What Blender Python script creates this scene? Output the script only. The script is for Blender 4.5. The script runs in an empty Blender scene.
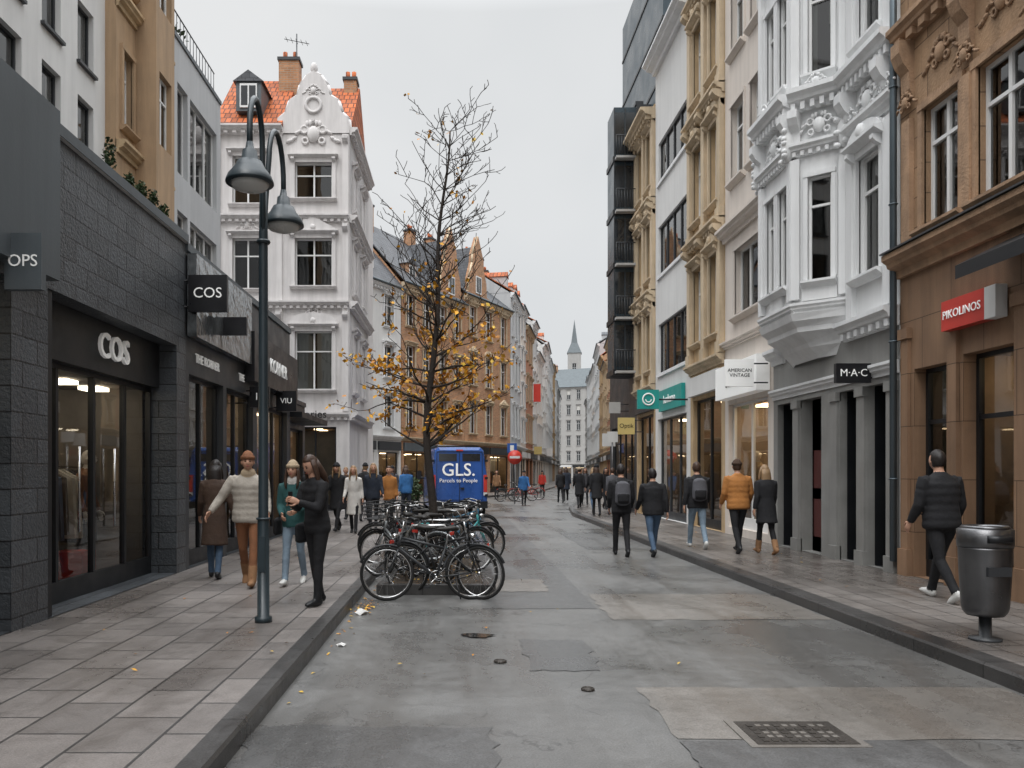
import bpy, math, random
from mathutils import Vector, Matrix
from mathutils.bvhtree import BVHTree
R=random.Random(11)
sc=bpy.context.scene
V=Vector
# ------------------------------------------------------------ materials
def nt(name):
    m=bpy.data.materials.new(name); m.use_nodes=True
    t=m.node_tree; t.nodes.clear()
    return m,t
def nd(t,typ,**k):
    n=t.nodes.new(typ)
    for a,b in k.items(): setattr(n,a,b)
    return n
def setin(n,d):
    for a,b in d.items(): n.inputs[a].default_value=b
def c4(c,f=1.0): return (min(1,c[0]*f),min(1,c[1]*f),min(1,c[2]*f),1)
def noise_(t,vec,scale,detail=3,rough=.6,dist=0):
    n=nd(t,'ShaderNodeTexNoise'); setin(n,{'Scale':scale,'Detail':detail,'Roughness':rough,'Distortion':dist})
    if vec: t.links.new(vec,n.inputs['Vector'])
    return n.outputs[0]
def mrange(t,src,a,b,c,d):
    n=nd(t,'ShaderNodeMapRange'); setin(n,{1:a,2:b,3:c,4:d}); t.links.new(src,n.inputs[0]); return n.outputs[0]
def mixc(t,fac,a,b,mode='MIX'):
    n=nd(t,'ShaderNodeMixRGB',blend_type=mode)
    for i,x in ((0,fac),(1,a),(2,b)):
        if isinstance(x,(int,float)): n.inputs[i].default_value=x
        elif isinstance(x,tuple): n.inputs[i].default_value=x
        else: t.links.new(x,n.inputs[i])
    return n.outputs[0]
def pmat(name,col,rough=.75,var=.15,scale=1.3,bump=.15,bscale=40,metal=0,streak=.12,spec=.4,emit=None,coat=0,brick=None,wave=None):
    m,t=nt(name)
    out=nd(t,'ShaderNodeOutputMaterial'); p=nd(t,'ShaderNodeBsdfPrincipled')
    t.links.new(p.outputs[0],out.inputs[0])
    tc=nd(t,'ShaderNodeTexCoord'); ob=tc.outputs['Object']
    nv=noise_(t,ob,scale,4)
    base=mixc(t,mrange(t,nv,.3,.7,0,1),c4(col,1-var),c4(col,1+var*.8))
    hgt=noise_(t,ob,bscale,2) if bump else None
    if brick:
        b=nd(t,'ShaderNodeTexBrick'); t.links.new(tc.outputs['UV'],b.inputs['Vector'])
        setin(b,{'Scale':1,'Brick Width':brick[0],'Row Height':brick[1],'Mortar Size':brick[2],'Mortar Smooth':.1,'Bias':0,
          'Color1':c4(col,1-brick[3]),'Color2':c4(col,1+brick[3]),'Mortar':c4(brick[4])})
        base=mixc(t,mrange(t,nv,.3,.7,.0,1),mixc(t,1,b.outputs['Color'],c4((1-var,)*3),'MULTIPLY'),b.outputs['Color'])
        mm=nd(t,'ShaderNodeMath',operation='SUBTRACT'); t.links.new(hgt,mm.inputs[0]); t.links.new(b.outputs['Fac'],mm.inputs[1]); hgt=mm.outputs[0]
    if wave:
        w=nd(t,'ShaderNodeTexWave'); w.bands_direction=wave[1]; setin(w,{'Scale':wave[0],'Distortion':wave[2],'Detail':1})
        t.links.new(ob,w.inputs[0]); 
        mm=nd(t,'ShaderNodeMath',operation='ADD'); t.links.new(hgt,mm.inputs[0]); t.links.new(w.outputs['Fac'],mm.inputs[1]); hgt=mm.outputs[0]
    if streak:
        mp=nd(t,'ShaderNodeMapping'); mp.inputs['Scale'].default_value=(3,3,.25); t.links.new(ob,mp.inputs[0])
        s=mrange(t,noise_(t,mp.outputs[0],1.5,4,.65),.4,.75,1,1-streak*2.2)
        cr=nd(t,'ShaderNodeCombineColor')
        for i in range(3): t.links.new(s,cr.inputs[i])
        base=mixc(t,1,base,cr.outputs[0],'MULTIPLY')
    t.links.new(base,p.inputs['Base Color'])
    t.links.new(mrange(t,nv,.3,.7,max(.02,rough-.1),min(1,rough+.1)),p.inputs['Roughness'])
    setin(p,{'Metallic':metal,'Specular IOR Level':spec,'Coat Weight':coat})
    if emit:
        setin(p,{'Emission Color':c4(emit[0]),'Emission Strength':emit[1]})
    if bump:
        b=nd(t,'ShaderNodeBump'); setin(b,{'Strength':bump,'Distance':.02}); t.links.new(hgt,b.inputs['Height']); t.links.new(b.outputs[0],p.inputs['Normal'])
    return m
def glassmat(name,tint=.75,refl=1.0,base=.04):
    m,t=nt(name)
    out=nd(t,'ShaderNodeOutputMaterial'); mx=nd(t,'ShaderNodeMixShader')
    tr=nd(t,'ShaderNodeBsdfTransparent'); gl=nd(t,'ShaderNodeBsdfGlossy')
    tr.inputs[0].default_value=(tint*.95,tint,tint*.99,1); gl.inputs['Roughness'].default_value=.02; gl.inputs[0].default_value=(refl,)*3+(1,)
    fr=nd(t,'ShaderNodeFresnel'); fr.inputs[0].default_value=1.55
    ad=nd(t,'ShaderNodeMath',operation='ADD'); ad.inputs[1].default_value=base; ad.use_clamp=True; t.links.new(fr.outputs[0],ad.inputs[0])
    tc=nd(t,'ShaderNodeTexCoord'); b=nd(t,'ShaderNodeBump'); setin(b,{'Strength':.05,'Distance':.05})
    t.links.new(noise_(t,tc.outputs['Object'],1.2,1),b.inputs['Height']); t.links.new(b.outputs[0],gl.inputs['Normal'])
    t.links.new(ad.outputs[0],mx.inputs[0]); t.links.new(tr.outputs[0],mx.inputs[1]); t.links.new(gl.outputs[0],mx.inputs[2])
    t.links.new(mx.outputs[0],out.inputs[0]); return m
def emat(name,col,s):
    return pmat(name,col,.6,.03,3,0,streak=0,emit=(col,s))

WHITE=pmat('white_stucco',(.74,.745,.745),.7,.05,.8,.12,60,streak=.07)
WSTONE=pmat('offwhite_stucco_warm',(.66,.635,.625),.75,.07,.9,.15,60,streak=.1)
CREAM=pmat('cream_plaster',(.66,.595,.535),.8,.06,.7,.12,60,streak=.06)
LGREY=pmat('light_grey_plaster',(.47,.475,.48),.8,.06,.8,.1,60,streak=.06)
OFFW=pmat('offwhite_plaster',(.66,.655,.64),.8,.05,.8,.1,60,streak=.05)
TAN=pmat('tan_stone',(.41,.28,.17),.8,.12,1.2,.25,40,streak=.12)
SAND=pmat('sandstone_blocks',(.40,.255,.15),.85,.24,1.0,.5,25,streak=.16,brick=(.95,.42,.008,.12,(.15,.09,.055)))
SANDC=pmat('sandstone_carved',(.39,.25,.155),.85,.25,3,.5,30,streak=.16)
BROWNST=pmat('brown_stone_base',(.29,.175,.105),.7,.22,2.0,.25,60,streak=.14,brick=(1.3,.75,.006,.08,(.1,.06,.035)))
YSTONE=pmat('yellow_stone',(.52,.375,.22),.8,.16,1.5,.25,40,streak=.16)
YSTONE2=pmat('warm_stone_trim',(.57,.455,.315),.8,.14,1.5,.25,40,streak=.14)
PINK=pmat('reddish_plaster',(.42,.20,.12),.8,.1,1.5,.2,40,streak=.1)
BRICK=pmat('orange_brick',(.47,.23,.115),.85,.15,1.5,.3,60,streak=.08,brick=(.26,.09,.012,.2,(.38,.30,.22)))
DTILE=pmat('dark_wall_tiles',(.075,.083,.092),.38,.2,1.5,.6,30,streak=.06,spec=.5,brick=(.52,.24,.009,.2,(.015,.015,.017)))
SLATEP=pmat('slate_panel',(.09,.105,.115),.45,.14,1,.05,40,streak=.07)
BLACK=pmat('black_metal',(.013,.014,.016),.4,.1,2,.03,50,streak=0)
DGREY=pmat('dark_grey_metal',(.04,.043,.047),.4,.1,2,.03,50,streak=.03)
BLUEGL=pmat('dark_blue_cladding',(.03,.05,.065),.3,.25,1,.03,50,streak=.06,spec=.5)
LAMPM=pmat('lamp_paint',(.018,.03,.037),.38,.15,3,.05,80,streak=.03,spec=.5)
GREYST=pmat('grey_polished_stone',(.25,.247,.235),.4,.14,2,.05,60,streak=.08)
TILE=pmat('orange_roof_tiles',(.50,.13,.04),.8,.25,2,.9,30,streak=.05,brick=(.22,.3,.02,.3,(.12,.04,.02)))
SLATE=pmat('slate_roof',(.085,.09,.10),.5,.15,1.5,.5,30,streak=.05,brick=(.3,.2,.012,.2,(.03,.03,.035)))
PSLATE=pmat('hazed_far_roof',(.17,.19,.20),.9,.1,1.5,.1,30,streak=.05,spec=.1)  # far roofs and spire: distance haze painted in as a paler tone
PALE=pmat('pale_stone_and_haze',(.40,.39,.375),.8,.08,1.5,.1,30,streak=.05)  # paints distance haze into far walls; also used for plain pale parts
CRUMP=pmat('crumpled_metal',(.30,.32,.33),.18,.6,3.2,1.0,4,metal=.8,streak=.1)
WFRAME=pmat('white_window_frame',(.72,.72,.71),.45,.04,3,0,60,streak=0)
WOODD=pmat('dark_red_door',(.09,.022,.02),.4,.15,3,.05,40,streak=.05)
GLASS=glassmat('window_glass',.6,1,.05); SGLASS=glassmat('shop_glass',.85,1,.03)
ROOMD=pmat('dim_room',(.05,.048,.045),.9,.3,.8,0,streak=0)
CURT=pmat('curtain',(.60,.58,.54),.9,.06,2,.3,8,streak=0,wave=(9,'Y',1))
ROOMW=pmat('warm_room_wall',(.32,.25,.19),.9,.25,1.6,0,streak=0)
ROOMG=pmat('grey_room_wall',(.15,.135,.12),.9,.3,1.6,0,streak=0)
LIGHTW=emat('warm_ceiling_lamp',(1,.72,.42),7.0); LIGHTC=emat('ceiling_lamp',(1,.84,.64),6.0)
SIGNW=emat('lit_white_sign',(.9,.9,.88),.1)
TXTW=emat('white_letters',(.9,.9,.88),.1); TXTB=pmat('black_letters',(.01,.01,.01),.5,0,1,0,streak=0)
SIGNB=pmat('black_sign',(.012,.012,.014),.35,.1,2,.0,streak=0)
RED=pmat('red_sign',(.55,.045,.03),.4,.08,2,0,streak=.04); TEAL=pmat('teal_sign',(.02,.30,.27),.4,.05,2,0,streak=0)
YEL=pmat('yellow_sign',(.55,.42,.16),.4,.05,2,0,streak=0)
STEEL=pmat('brushed_steel',(.16,.16,.165),.36,.2,3,.06,90,metal=.9,streak=.15)
CHROME=pmat('chrome',(.5,.5,.5),.25,.05,3,0,metal=1,streak=0)
RUBBER=pmat('rubber',(.012,.012,.012),.8,.1,5,0,100,streak=0)
GOODS=[pmat('goods_%d'%i,c,.8,.15,6,0,30,streak=0) for i,c in enumerate([(.55,.14,.04),(.05,.05,.06),(.4,.36,.3),(.12,.10,.09),(.55,.52,.48),(.08,.11,.18),(.4,.22,.1)])]
PIPE=pmat('downpipe',(.12,.15,.17),.4,.1,2,0,metal=.5,streak=.08)
SOIL=pmat('soil',(.04,.028,.018),.9,.4,8,.8,20,streak=0)
DARKG=pmat('dark_glass',(.02,.024,.028),.08,.3,.6,0,streak=0,spec=.8)

# ------------------------------------------------------------ mesh builder
class MB:
    def __init__(s,M=None):
        s.M=M or Matrix.Identity(4); s.flip=s.M.to_3x3().determinant()<0
        s.v=[];s.f=[];s.mi=[];s.uv=[];s.sm=[];s.mats=[]
    def midx(s,m):
        if m not in s.mats: s.mats.append(m)
        return s.mats.index(m)
    def add(s,vs,fs,mat,smooth=False):
        o=len(s.v); k=s.midx(mat); vs=[V(p) for p in vs]
        s.v+=[s.M@p for p in vs]
        for f in fs:
            n=V((0,0,0))
            for i in range(len(f)):
                a=vs[f[i]];b=vs[f[(i+1)%len(f)]]; n+=a.cross(b)
            ax=max(range(3),key=lambda i:abs(n[i])); ii=[(1,2),(0,2),(0,1)][ax]
            uv=[(vs[i][ii[0]],vs[i][ii[1]]) for i in f]
            f2=[i+o for i in f]
            if s.flip: f2=f2[::-1]; uv=uv[::-1]
            s.f.append(f2); s.uv+=uv; s.mi.append(k); s.sm.append(smooth)
    def quad(s,a,b,c,d,mat): s.add([a,b,c,d],[(0,1,2,3)],mat)
    def box(s,x0,x1,y0,y1,z0,z1,mat):
        if x0>x1:x0,x1=x1,x0
        if y0>y1:y0,y1=y1,y0
        if z0>z1:z0,z1=z1,z0
        s.add([(x0,y0,z0),(x1,y0,z0),(x1,y1,z0),(x0,y1,z0),(x0,y0,z1),(x1,y0,z1),(x1,y1,z1),(x0,y1,z1)],
          [(0,3,2,1),(4,5,6,7),(0,1,5,4),(1,2,6,5),(2,3,7,6),(3,0,4,7)],mat)
    def prism(s,poly,d0,d1,mat):
        n=len(poly); vs=[(p[0],d0,p[1]) for p in poly]+[(p[0],d1,p[1]) for p in poly]
        s.add(vs,[tuple(range(n)),tuple(range(2*n-1,n-1,-1))]+[(i,i+n,(i+1)%n+n,(i+1)%n) for i in range(n)],mat)
    def prof(s,poly,u0,u1,mat):
        n=len(poly); vs=[(u0,p[0],p[1]) for p in poly]+[(u1,p[0],p[1]) for p in poly]
        s.add(vs,[tuple(range(n)),tuple(range(2*n-1,n-1,-1))]+[(i,i+n,(i+1)%n+n,(i+1)%n) for i in range(n)],mat)
    def loft(s,pts,rads,mat,n=12,side=(1,0,0),smooth=True,cap=True):
        pts=[V(p) for p in pts]; vs=[];fs=[]; side=V(side)
        for k,p in enumerate(pts):
            t=(pts[min(k+1,len(pts)-1)]-pts[max(k-1,0)]).normalized()
            sd=side
            if abs(t.dot(sd))>.97: sd=V((0,1,0)) if abs(t.y)<.9 else V((0,0,1))
            a=(sd-t*t.dot(sd)).normalized(); b=t.cross(a)
            r=rads[k]; ra,rb=(r if isinstance(r,tuple) else (r,r))
            for i in range(n):
                g=2*math.pi*i/n; vs.append(p+a*ra*math.cos(g)+b*rb*math.sin(g))
        for k in range(len(pts)-1):
            for i in range(n):
                j=(i+1)%n; fs.append((k*n+i,k*n+j,(k+1)*n+j,(k+1)*n+i))
        if cap:
            fs.append(tuple(range(n-1,-1,-1))); fs.append(tuple((len(pts)-1)*n+i for i in range(n)))
        s.add(vs,fs,mat,smooth)
    def tube(s,a,b,r,mat,n=8,r2=None): s.loft([a,b],[r,r if r2 is None else r2],mat,n)
    def ell(s,c,r,mat,nu=12,nv=8,rot=None,fn=None):
        vs=[];fs=[]; c=V(c)
        for j in range(nv+1):
            th=math.pi*j/nv
            for i in range(nu):
                ph=2*math.pi*i/nu
                q=V((math.sin(th)*math.cos(ph),math.sin(th)*math.sin(ph),math.cos(th)))
                if fn: q=fn(q)
                q=V((q.x*r[0],q.y*r[1],q.z*r[2]))
                if rot: q=rot@q
                vs.append(c+q)
        for j in range(nv):
            for i in range(nu):
                k=(i+1)%nu; fs.append((j*nu+i,(j+1)*nu+i,(j+1)*nu+k,j*nu+k))
        s.add(vs,fs,mat,True)
    def torus(s,c,R_,r,mat,ax='y',n=28,m=6,a0=0,a1=2*math.pi):
        full=abs(a1-a0-2*math.pi)<1e-3; vs=[];fs=[];c=V(c); N=n if full else n+1
        for i in range(N):
            g=a0+(a1-a0)*i/n
            e={'y':V((math.cos(g),0,math.sin(g))),'z':V((math.cos(g),math.sin(g),0)),'x':V((0,math.cos(g),math.sin(g)))}[ax]
            w={'y':V((0,1,0)),'z':V((0,0,1)),'x':V((1,0,0))}[ax]
            for j in range(m):
                h=2*math.pi*j/m; vs.append(c+e*(R_+r*math.cos(h))+w*r*math.sin(h))
        for i in range(n):
            i2=(i+1)%N
            for j in range(m):
                j2=(j+1)%m; fs.append((i*m+j,i2*m+j,i2*m+j2,i*m+j2))
        s.add(vs,fs,mat,True)
    def done(s,name,parent=None,inv=None):
        me=bpy.data.meshes.new(name); me.from_pydata([tuple(p) for p in s.v],[],s.f)
        for m in s.mats: me.materials.append(m)
        me.polygons.foreach_set('material_index',s.mi); me.polygons.foreach_set('use_smooth',s.sm)
        ul=me.uv_layers.new(name='UVMap'); flat=[x for p in s.uv for x in p]
        ul.data.foreach_set('uv',flat); me.update()
        o=bpy.data.objects.new(name,me); sc.collection.objects.link(o)
        if parent:
            o.parent=parent
            if inv is not None: o.matrix_parent_inverse=inv
        return o
def empty(name,loc=(0,0,0),rot=0):
    e=bpy.data.objects.new(name,None); sc.collection.objects.link(e); e.location=loc; e.rotation_euler=(0,0,rot)
    e.empty_display_size=.3
    return e
def frameM(p0,p1,side):
    U=(p1-p0).normalized(); N=V((U.y,-U.x,0))*side
    return Matrix(((U.x,N.x,0,p0.x),(U.y,N.y,0,p0.y),(0,0,1,0),(0,0,0,1)))
class Bld:
    def __init__(s,name,p0,p1,side):
        p0=V(p0).to_3d(); p1=V(p1).to_3d(); s.L=(p1-p0).length; s.M=frameM(p0,p1,side)
        s.e=empty(name,p0); s.inv=Matrix.Translation(p0).inverted(); s.parts={}; s.subs=[]
    def p(s,n):
        if n not in s.parts: s.parts[n]=MB(s.M)
        return s.parts[n]
    def sub(s,p0,p1,side):
        b=Bld.__new__(Bld); p0=V(p0).to_3d(); p1=V(p1).to_3d(); b.L=(p1-p0).length
        b.M=frameM(p0,p1,side); b.e=s.e; b.inv=s.inv; b.parts={}; b.subs=[]; s.subs.append(b); return b
    def done(s):
        for k,mb in s.parts.items(): mb.done(k,s.e,s.inv)
        for b in s.subs: b.done()
    def wall(s,u0,u1,v0,v1,ops,mat,d=0,dep=.2):
        w=s.p('walls'); us=sorted(set([u0,u1]+[x for o in ops for x in o[:2]])); vs=sorted(set([v0,v1]+[x for o in ops for x in o[2:4]]))
        us=[x for x in us if u0-1e-6<=x<=u1+1e-6]; vs=[x for x in vs if v0-1e-6<=x<=v1+1e-6]
        for i in range(len(us)-1):
            for j in range(len(vs)-1):
                cu=(us[i]+us[i+1])/2; cv=(vs[j]+vs[j+1])/2
                if any(o[0]<cu<o[1] and o[2]<cv<o[3] for o in ops): continue
                w.quad((us[i],d,vs[j]),(us[i],d,vs[j+1]),(us[i+1],d,vs[j+1]),(us[i+1],d,vs[j]),mat)
        for a,b,c,e in [o[:4] for o in ops]:
            q=d-dep
            w.quad((a,d,c),(a,q,c),(a,q,e),(a,d,e),mat); w.quad((b,d,c),(b,d,e),(b,q,e),(b,q,c),mat)
            w.quad((a,d,e),(a,q,e),(b,q,e),(b,d,e),mat)
            cc=c+.008 if c<.2 else c
            w.quad((a,d,cc),(b,d,cc),(b,q,cc),(a,q,cc),mat)
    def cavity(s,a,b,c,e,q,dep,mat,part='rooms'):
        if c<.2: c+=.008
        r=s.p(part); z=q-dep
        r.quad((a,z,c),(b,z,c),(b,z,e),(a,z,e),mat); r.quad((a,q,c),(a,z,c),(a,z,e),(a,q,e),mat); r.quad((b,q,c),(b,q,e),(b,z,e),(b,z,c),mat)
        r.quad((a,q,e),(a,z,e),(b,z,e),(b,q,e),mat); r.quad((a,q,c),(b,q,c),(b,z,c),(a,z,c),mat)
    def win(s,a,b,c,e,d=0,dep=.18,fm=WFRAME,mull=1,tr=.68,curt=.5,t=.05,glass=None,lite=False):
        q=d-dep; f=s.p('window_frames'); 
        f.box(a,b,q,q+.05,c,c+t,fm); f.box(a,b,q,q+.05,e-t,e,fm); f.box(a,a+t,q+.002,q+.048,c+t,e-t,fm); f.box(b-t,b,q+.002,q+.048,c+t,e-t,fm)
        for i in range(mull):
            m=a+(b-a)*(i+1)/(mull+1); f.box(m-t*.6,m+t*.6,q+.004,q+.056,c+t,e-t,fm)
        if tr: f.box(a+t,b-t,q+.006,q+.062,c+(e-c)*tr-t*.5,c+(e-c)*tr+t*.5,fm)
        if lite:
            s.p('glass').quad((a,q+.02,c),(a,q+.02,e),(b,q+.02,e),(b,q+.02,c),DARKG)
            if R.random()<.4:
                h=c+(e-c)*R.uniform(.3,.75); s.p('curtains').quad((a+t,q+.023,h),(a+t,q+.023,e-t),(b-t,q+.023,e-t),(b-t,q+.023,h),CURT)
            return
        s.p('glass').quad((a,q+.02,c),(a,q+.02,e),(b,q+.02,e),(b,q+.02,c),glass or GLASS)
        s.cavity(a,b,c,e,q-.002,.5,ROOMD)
        x=R.random()
        if x<curt:
            w=(b-a)*R.uniform(.15,.45); cp=s.p('curtains')
            for (g0,g1) in ([(a,a+w),(b-w,b)] if R.random()<.6 else [(a,b)]):
                vb=c if R.random()<.6 else c+(e-c)*R.uniform(.3,.6)
                cp.quad((g0,q-.08,vb),(g0,q-.08,e),(g1,q-.08,e),(g1,q-.08,vb),CURT)
    def surround(s,a,b,c,e,tm,d=0,w=.12,pr=.06,ped=None,sill=True):
        t=s.p('trim')
        t.box(a-w,a,d-.02,d+pr,c,e,tm); t.box(b,b+w,d-.02,d+pr,c,e,tm); t.box(a-w,b+w,d-.02,d+pr+.01,e,e+w*1.1,tm)
        if sill: t.prof([(d-.02,c-.12),(d+pr,c-.12),(d+pr+.1,c-.04),(d+pr+.1,c),(d-.1,c)],a-w*1.3,b+w*1.3,tm)
        if ped:
            y=e+w*1.1
            t.prof([(d-.02,y),(d+pr+.03,y),(d+pr+.16,y+.08),(d+pr+.16,y+.12),(d-.02,y+.14)],a-w*1.7,b+w*1.7,tm)
            if ped=='tri': t.prism([(a-w*1.6,y+.13),(b+w*1.6,y+.13),((a+b)/2,y+.13+(b-a+2*w)*.3)],d-.02,d+pr+.1,tm)
            if ped=='seg':
                n=10; c0=(a+b)/2; hw=(b-a)/2+w*1.5
                t.prism([(c0+hw*math.cos(g),y+.13+hw*.45*math.sin(g)) for g in [math.pi*i/n for i in range(n+1)]],d-.02,d+pr+.08,tm)
            if ped!='flat':
                t.ell(((a+b)/2,d+pr+.1,y+.22),(.1,.07,.12),tm)
            for uu in (a-w*.5,b+w*.5): s.bracket(uu,y,w*.9,.28,.14+pr,tm,d)
    def bracket(s,u,v,w,h,pr,tm,d=0):
        t=s.p('trim')
        t.prof([(d-.02,v),(d+pr,v),(d+pr,v-h*.22),(d+pr*.75,v-h*.4),(d+pr*.35,v-h*.55),(d+pr*.3,v-h*.85),(d+.02,v-h),(d-.02,v-h)],u-w/2,u+w/2,tm)
    def cornice(s,u0,u1,v,pr,h,tm,d=0,dent=0):
        t=s.p('trim')
        t.prof([(d-.02,v),(d+pr*.25,v),(d+pr*.3,v+h*.3),(d+pr*.7,v+h*.45),(d+pr*.75,v+h*.6),(d+pr,v+h*.75),(d+pr,v+h*.97),(d-.02,v+h)],u0,u1,tm)
        if dent:
            n=int((u1-u0)/dent)
            for i in range(n):
                u=u0+(i+.5)*(u1-u0)/n; t.box(u-dent*.25,u+dent*.25,d-.01,d+pr*.62,v+h*.02,v+h*.36,tm)
    def cart(s,u,v,z,tm,d=0):
        t=s.p('ornament')
        t.ell((u,d+.04*z,v),(.2*z,.12*z,.26*z),tm,12,8)
        for sx in (-1,1):
            t.torus((u+sx*.28*z,d+.03*z,v+.15*z),.11*z,.045*z,tm,'y',14,6); t.torus((u+sx*.26*z,d+.03*z,v-.2*z),.09*z,.04*z,tm,'y',14,6)
            for k in range(5):
                t.ell((u+sx*(.42+.09*k)*z,d+.02*z,v+(.1-.09*k+.05*math.sin(k*2))*z),(.1*z,.06*z,.055*z),tm,8,6,Matrix.Rotation(sx*.6,3,'Y'))
            for k in range(3): t.ell((u+sx*.1*z*(k),d+.05*z,v+(.33+.02*(2-k))*z),(.06*z,.05*z,.1*z),tm,8,6)
    def body(s,u0,u1,H,D,mat,d=0,v0=0,roof='flat',rm=None,rh=2.5,top=None):
        w=s.p('side_walls')
        for u in (u0,u1): w.quad((u,d,v0),(u,d-D,v0),(u,d-D,H),(u,d,H),mat)
        w.quad((u0,d-D,v0),(u1,d-D,v0),(u1,d-D,H),(u0,d-D,H),mat)
        r=s.p('roof')
        if roof=='flat':
            r.quad((u0,d,H-.01),(u1,d,H-.01),(u1,d-D,H-.01),(u0,d-D,H-.01),rm or DGREY)
            r.box(u0,u1,d-.25,d+.04,H,H+.12,top or mat)
        else:
            m=-D*.45
            r.prof([(d+.3,H-.05),(d+.3,H+.04),(d+m,H+rh+.09),(d-D,H+.04),(d-D,H-.05),(d+m,H+rh)],u0-.02,u1+.02,rm or TILE)
            w.add([(u0,d,H-.05),(u0,d-D,H-.05),(u0,d+m,H+rh)],[(0,1,2)],mat); w.add([(u1,d,H-.05),(u1,d-D,H-.05),(u1,d+m,H+rh)],[(0,1,2)],mat)
            s.p('gutter').tube((u0,d+.36,H+.02),(u1,d+.36,H+.02),.06,PIPE)
    def dormer(s,u,v,d,w,h,wm,rm):
        b=s.p('dormers'); b.box(u-w/2,u+w/2,d-1.6,d,v,v+h,wm); b.prism([(u-w/2-.1,v+h),(u+w/2+.1,v+h),(u,v+h+w*.45)],d-2.2,d+.08,rm)
        f=s.p('window_frames'); f.box(u-w*.34,u+w*.34,d+.002,d+.05,v+.12,v+h-.08,WFRAME)
        g=s.p('glass'); 
        for sx in (-1,1):
            x0=u+sx*w*.16; g.box(x0-w*.13,x0+w*.13,d+.052,d+.056,v+.2,v+h-.16,DARKG)
    def chimney(s,u,d,v0,v1,w=.6,mat=None):
        c=s.p('chimneys'); c.box(u-w/2,u+w/2,d-.3,d+.3,v0,v1,mat or BRICK); c.box(u-w/2-.05,u+w/2+.05,d-.35,d+.35,v1,v1+.12,DGREY)
        for k in (-1,1): c.tube((u+k*w*.25,d,v1+.1),(u+k*w*.25,d,v1+.45),.09,TILE)
    def shop(s,u0,u1,v0,v1,d=0,fm=BLACK,mull=2,inset=.15,room=2.5,wallm=None,lamp=LIGHTW,goods=True,tr=None,ls=1,simple=False):
        q=d-inset; f=s.p('shopfront_frame'); t=.06
        f.box(u0,u1,q-.03,q+.03,v0,v0+.25,fm); f.box(u0,u1,q-.03,q+.03,v1-t,v1,fm)
        for i in range(mull+1):
            m=u0+(u1-u0)*i/mull; m=min(max(m,u0+t/2),u1-t/2); f.box(m-t/2,m+t/2,q-.035,q+.035,v0+.25,v1-t,fm)
        if tr: f.box(u0,u1,q-.02,q+.02,tr-.03,tr+.03,fm)
        s.p('shop_glass').quad((u0,q,v0+.1),(u0,q,v1),(u1,q,v1),(u1,q,v0+.1),SGLASS)
        s.cavity(u0,u1,v0,v1-.02,q-.05,room,wallm or ROOMW,'shop_interior')
        l=s.p('shop_lamps'); n=max(1,int((u1-u0)/.9))
        if simple: l.box(u0+.4,u1-.4,q-1.1,q-.9,v1-.08,v1-.03,lamp)
        else:
            for i in range(n):
                uu=u0+(i+.5)*(u1-u0)/n
                for dd in (.6,1.7):
                    if dd<room-.2: l.box(uu-.15*ls,uu+.15*ls,q-dd-.13*ls,q-dd+.13*ls,v1-.08,v1-.03,lamp)
        if goods and not simple:
            g=s.p('shop_goods'); x=u0+.15
            g.tube((u0+.1,q-.9,v0+1.55),(u1-.1,q-.9,v0+1.55),.015,CHROME)
            while x<u1-.2:
                w=R.uniform(.04,.09); hh=R.uniform(.7,1.05); m=R.choice(GOODS)
                g.prof([(q-1.12,v0+1.4),(q-.9,v0+1.52),(q-.68,v0+1.4),(q-.64,v0+1.5-hh),(q-1.16,v0+1.5-hh)],x,x+w,m); x+=w+R.uniform(.04,.2)
            for sh in (.9,1.6,2.2):
                if sh<v1-v0-.3: g.box(u0+.05,u1-.05,q-room+.06,q-room+.45,v0+sh-.44,v0+sh-.405,DGREY)
            for k in range(int((u1-u0)/.5)):
                x=u0+.25+k*.5
                for sh in (.9,1.6,2.2):
                    if sh<v1-v0-.3: g.box(x-.16,x+.16,q-room+.1,q-room+.4,v0+sh-.4,v0+sh-.4+R.uniform(.15,.4),R.choice(GOODS))
def text(body,loc,size,right,up,mat,ext=.01,parent=None,name='lettering',inv=None,bold=0.0,align='CENTER'):
    cu=bpy.data.curves.new(name,'FONT'); cu.body=body; cu.size=size; cu.extrude=ext; cu.align_x=align; cu.align_y='CENTER'; cu.offset=bold; cu.resolution_u=3
    o=bpy.data.objects.new(name,cu); sc.collection.objects.link(o)
    r=V(right).normalized(); u=V(up).normalized(); n=r.cross(u)
    M=Matrix(((r.x,u.x,n.x,loc[0]),(r.y,u.y,n.y,loc[1]),(r.z,u.z,n.z,loc[2]),(0,0,0,1)))
    bpy.context.view_layer.update()
    me=bpy.data.meshes.new_from_object(o.evaluated_get(bpy.context.evaluated_depsgraph_get())); me.materials.clear(); me.materials.append(mat)
    o2=bpy.data.objects.new(name,me); me.transform(M); sc.collection.objects.link(o2); bpy.data.objects.remove(o)
    if parent: o2.parent=parent; o2.matrix_parent_inverse=inv if inv is not None else Matrix.Translation(parent.location).inverted()
    return o2
YP=(0,1,0); YM=(0,-1,0); XP=(1,0,0); ZP=(0,0,1)

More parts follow.
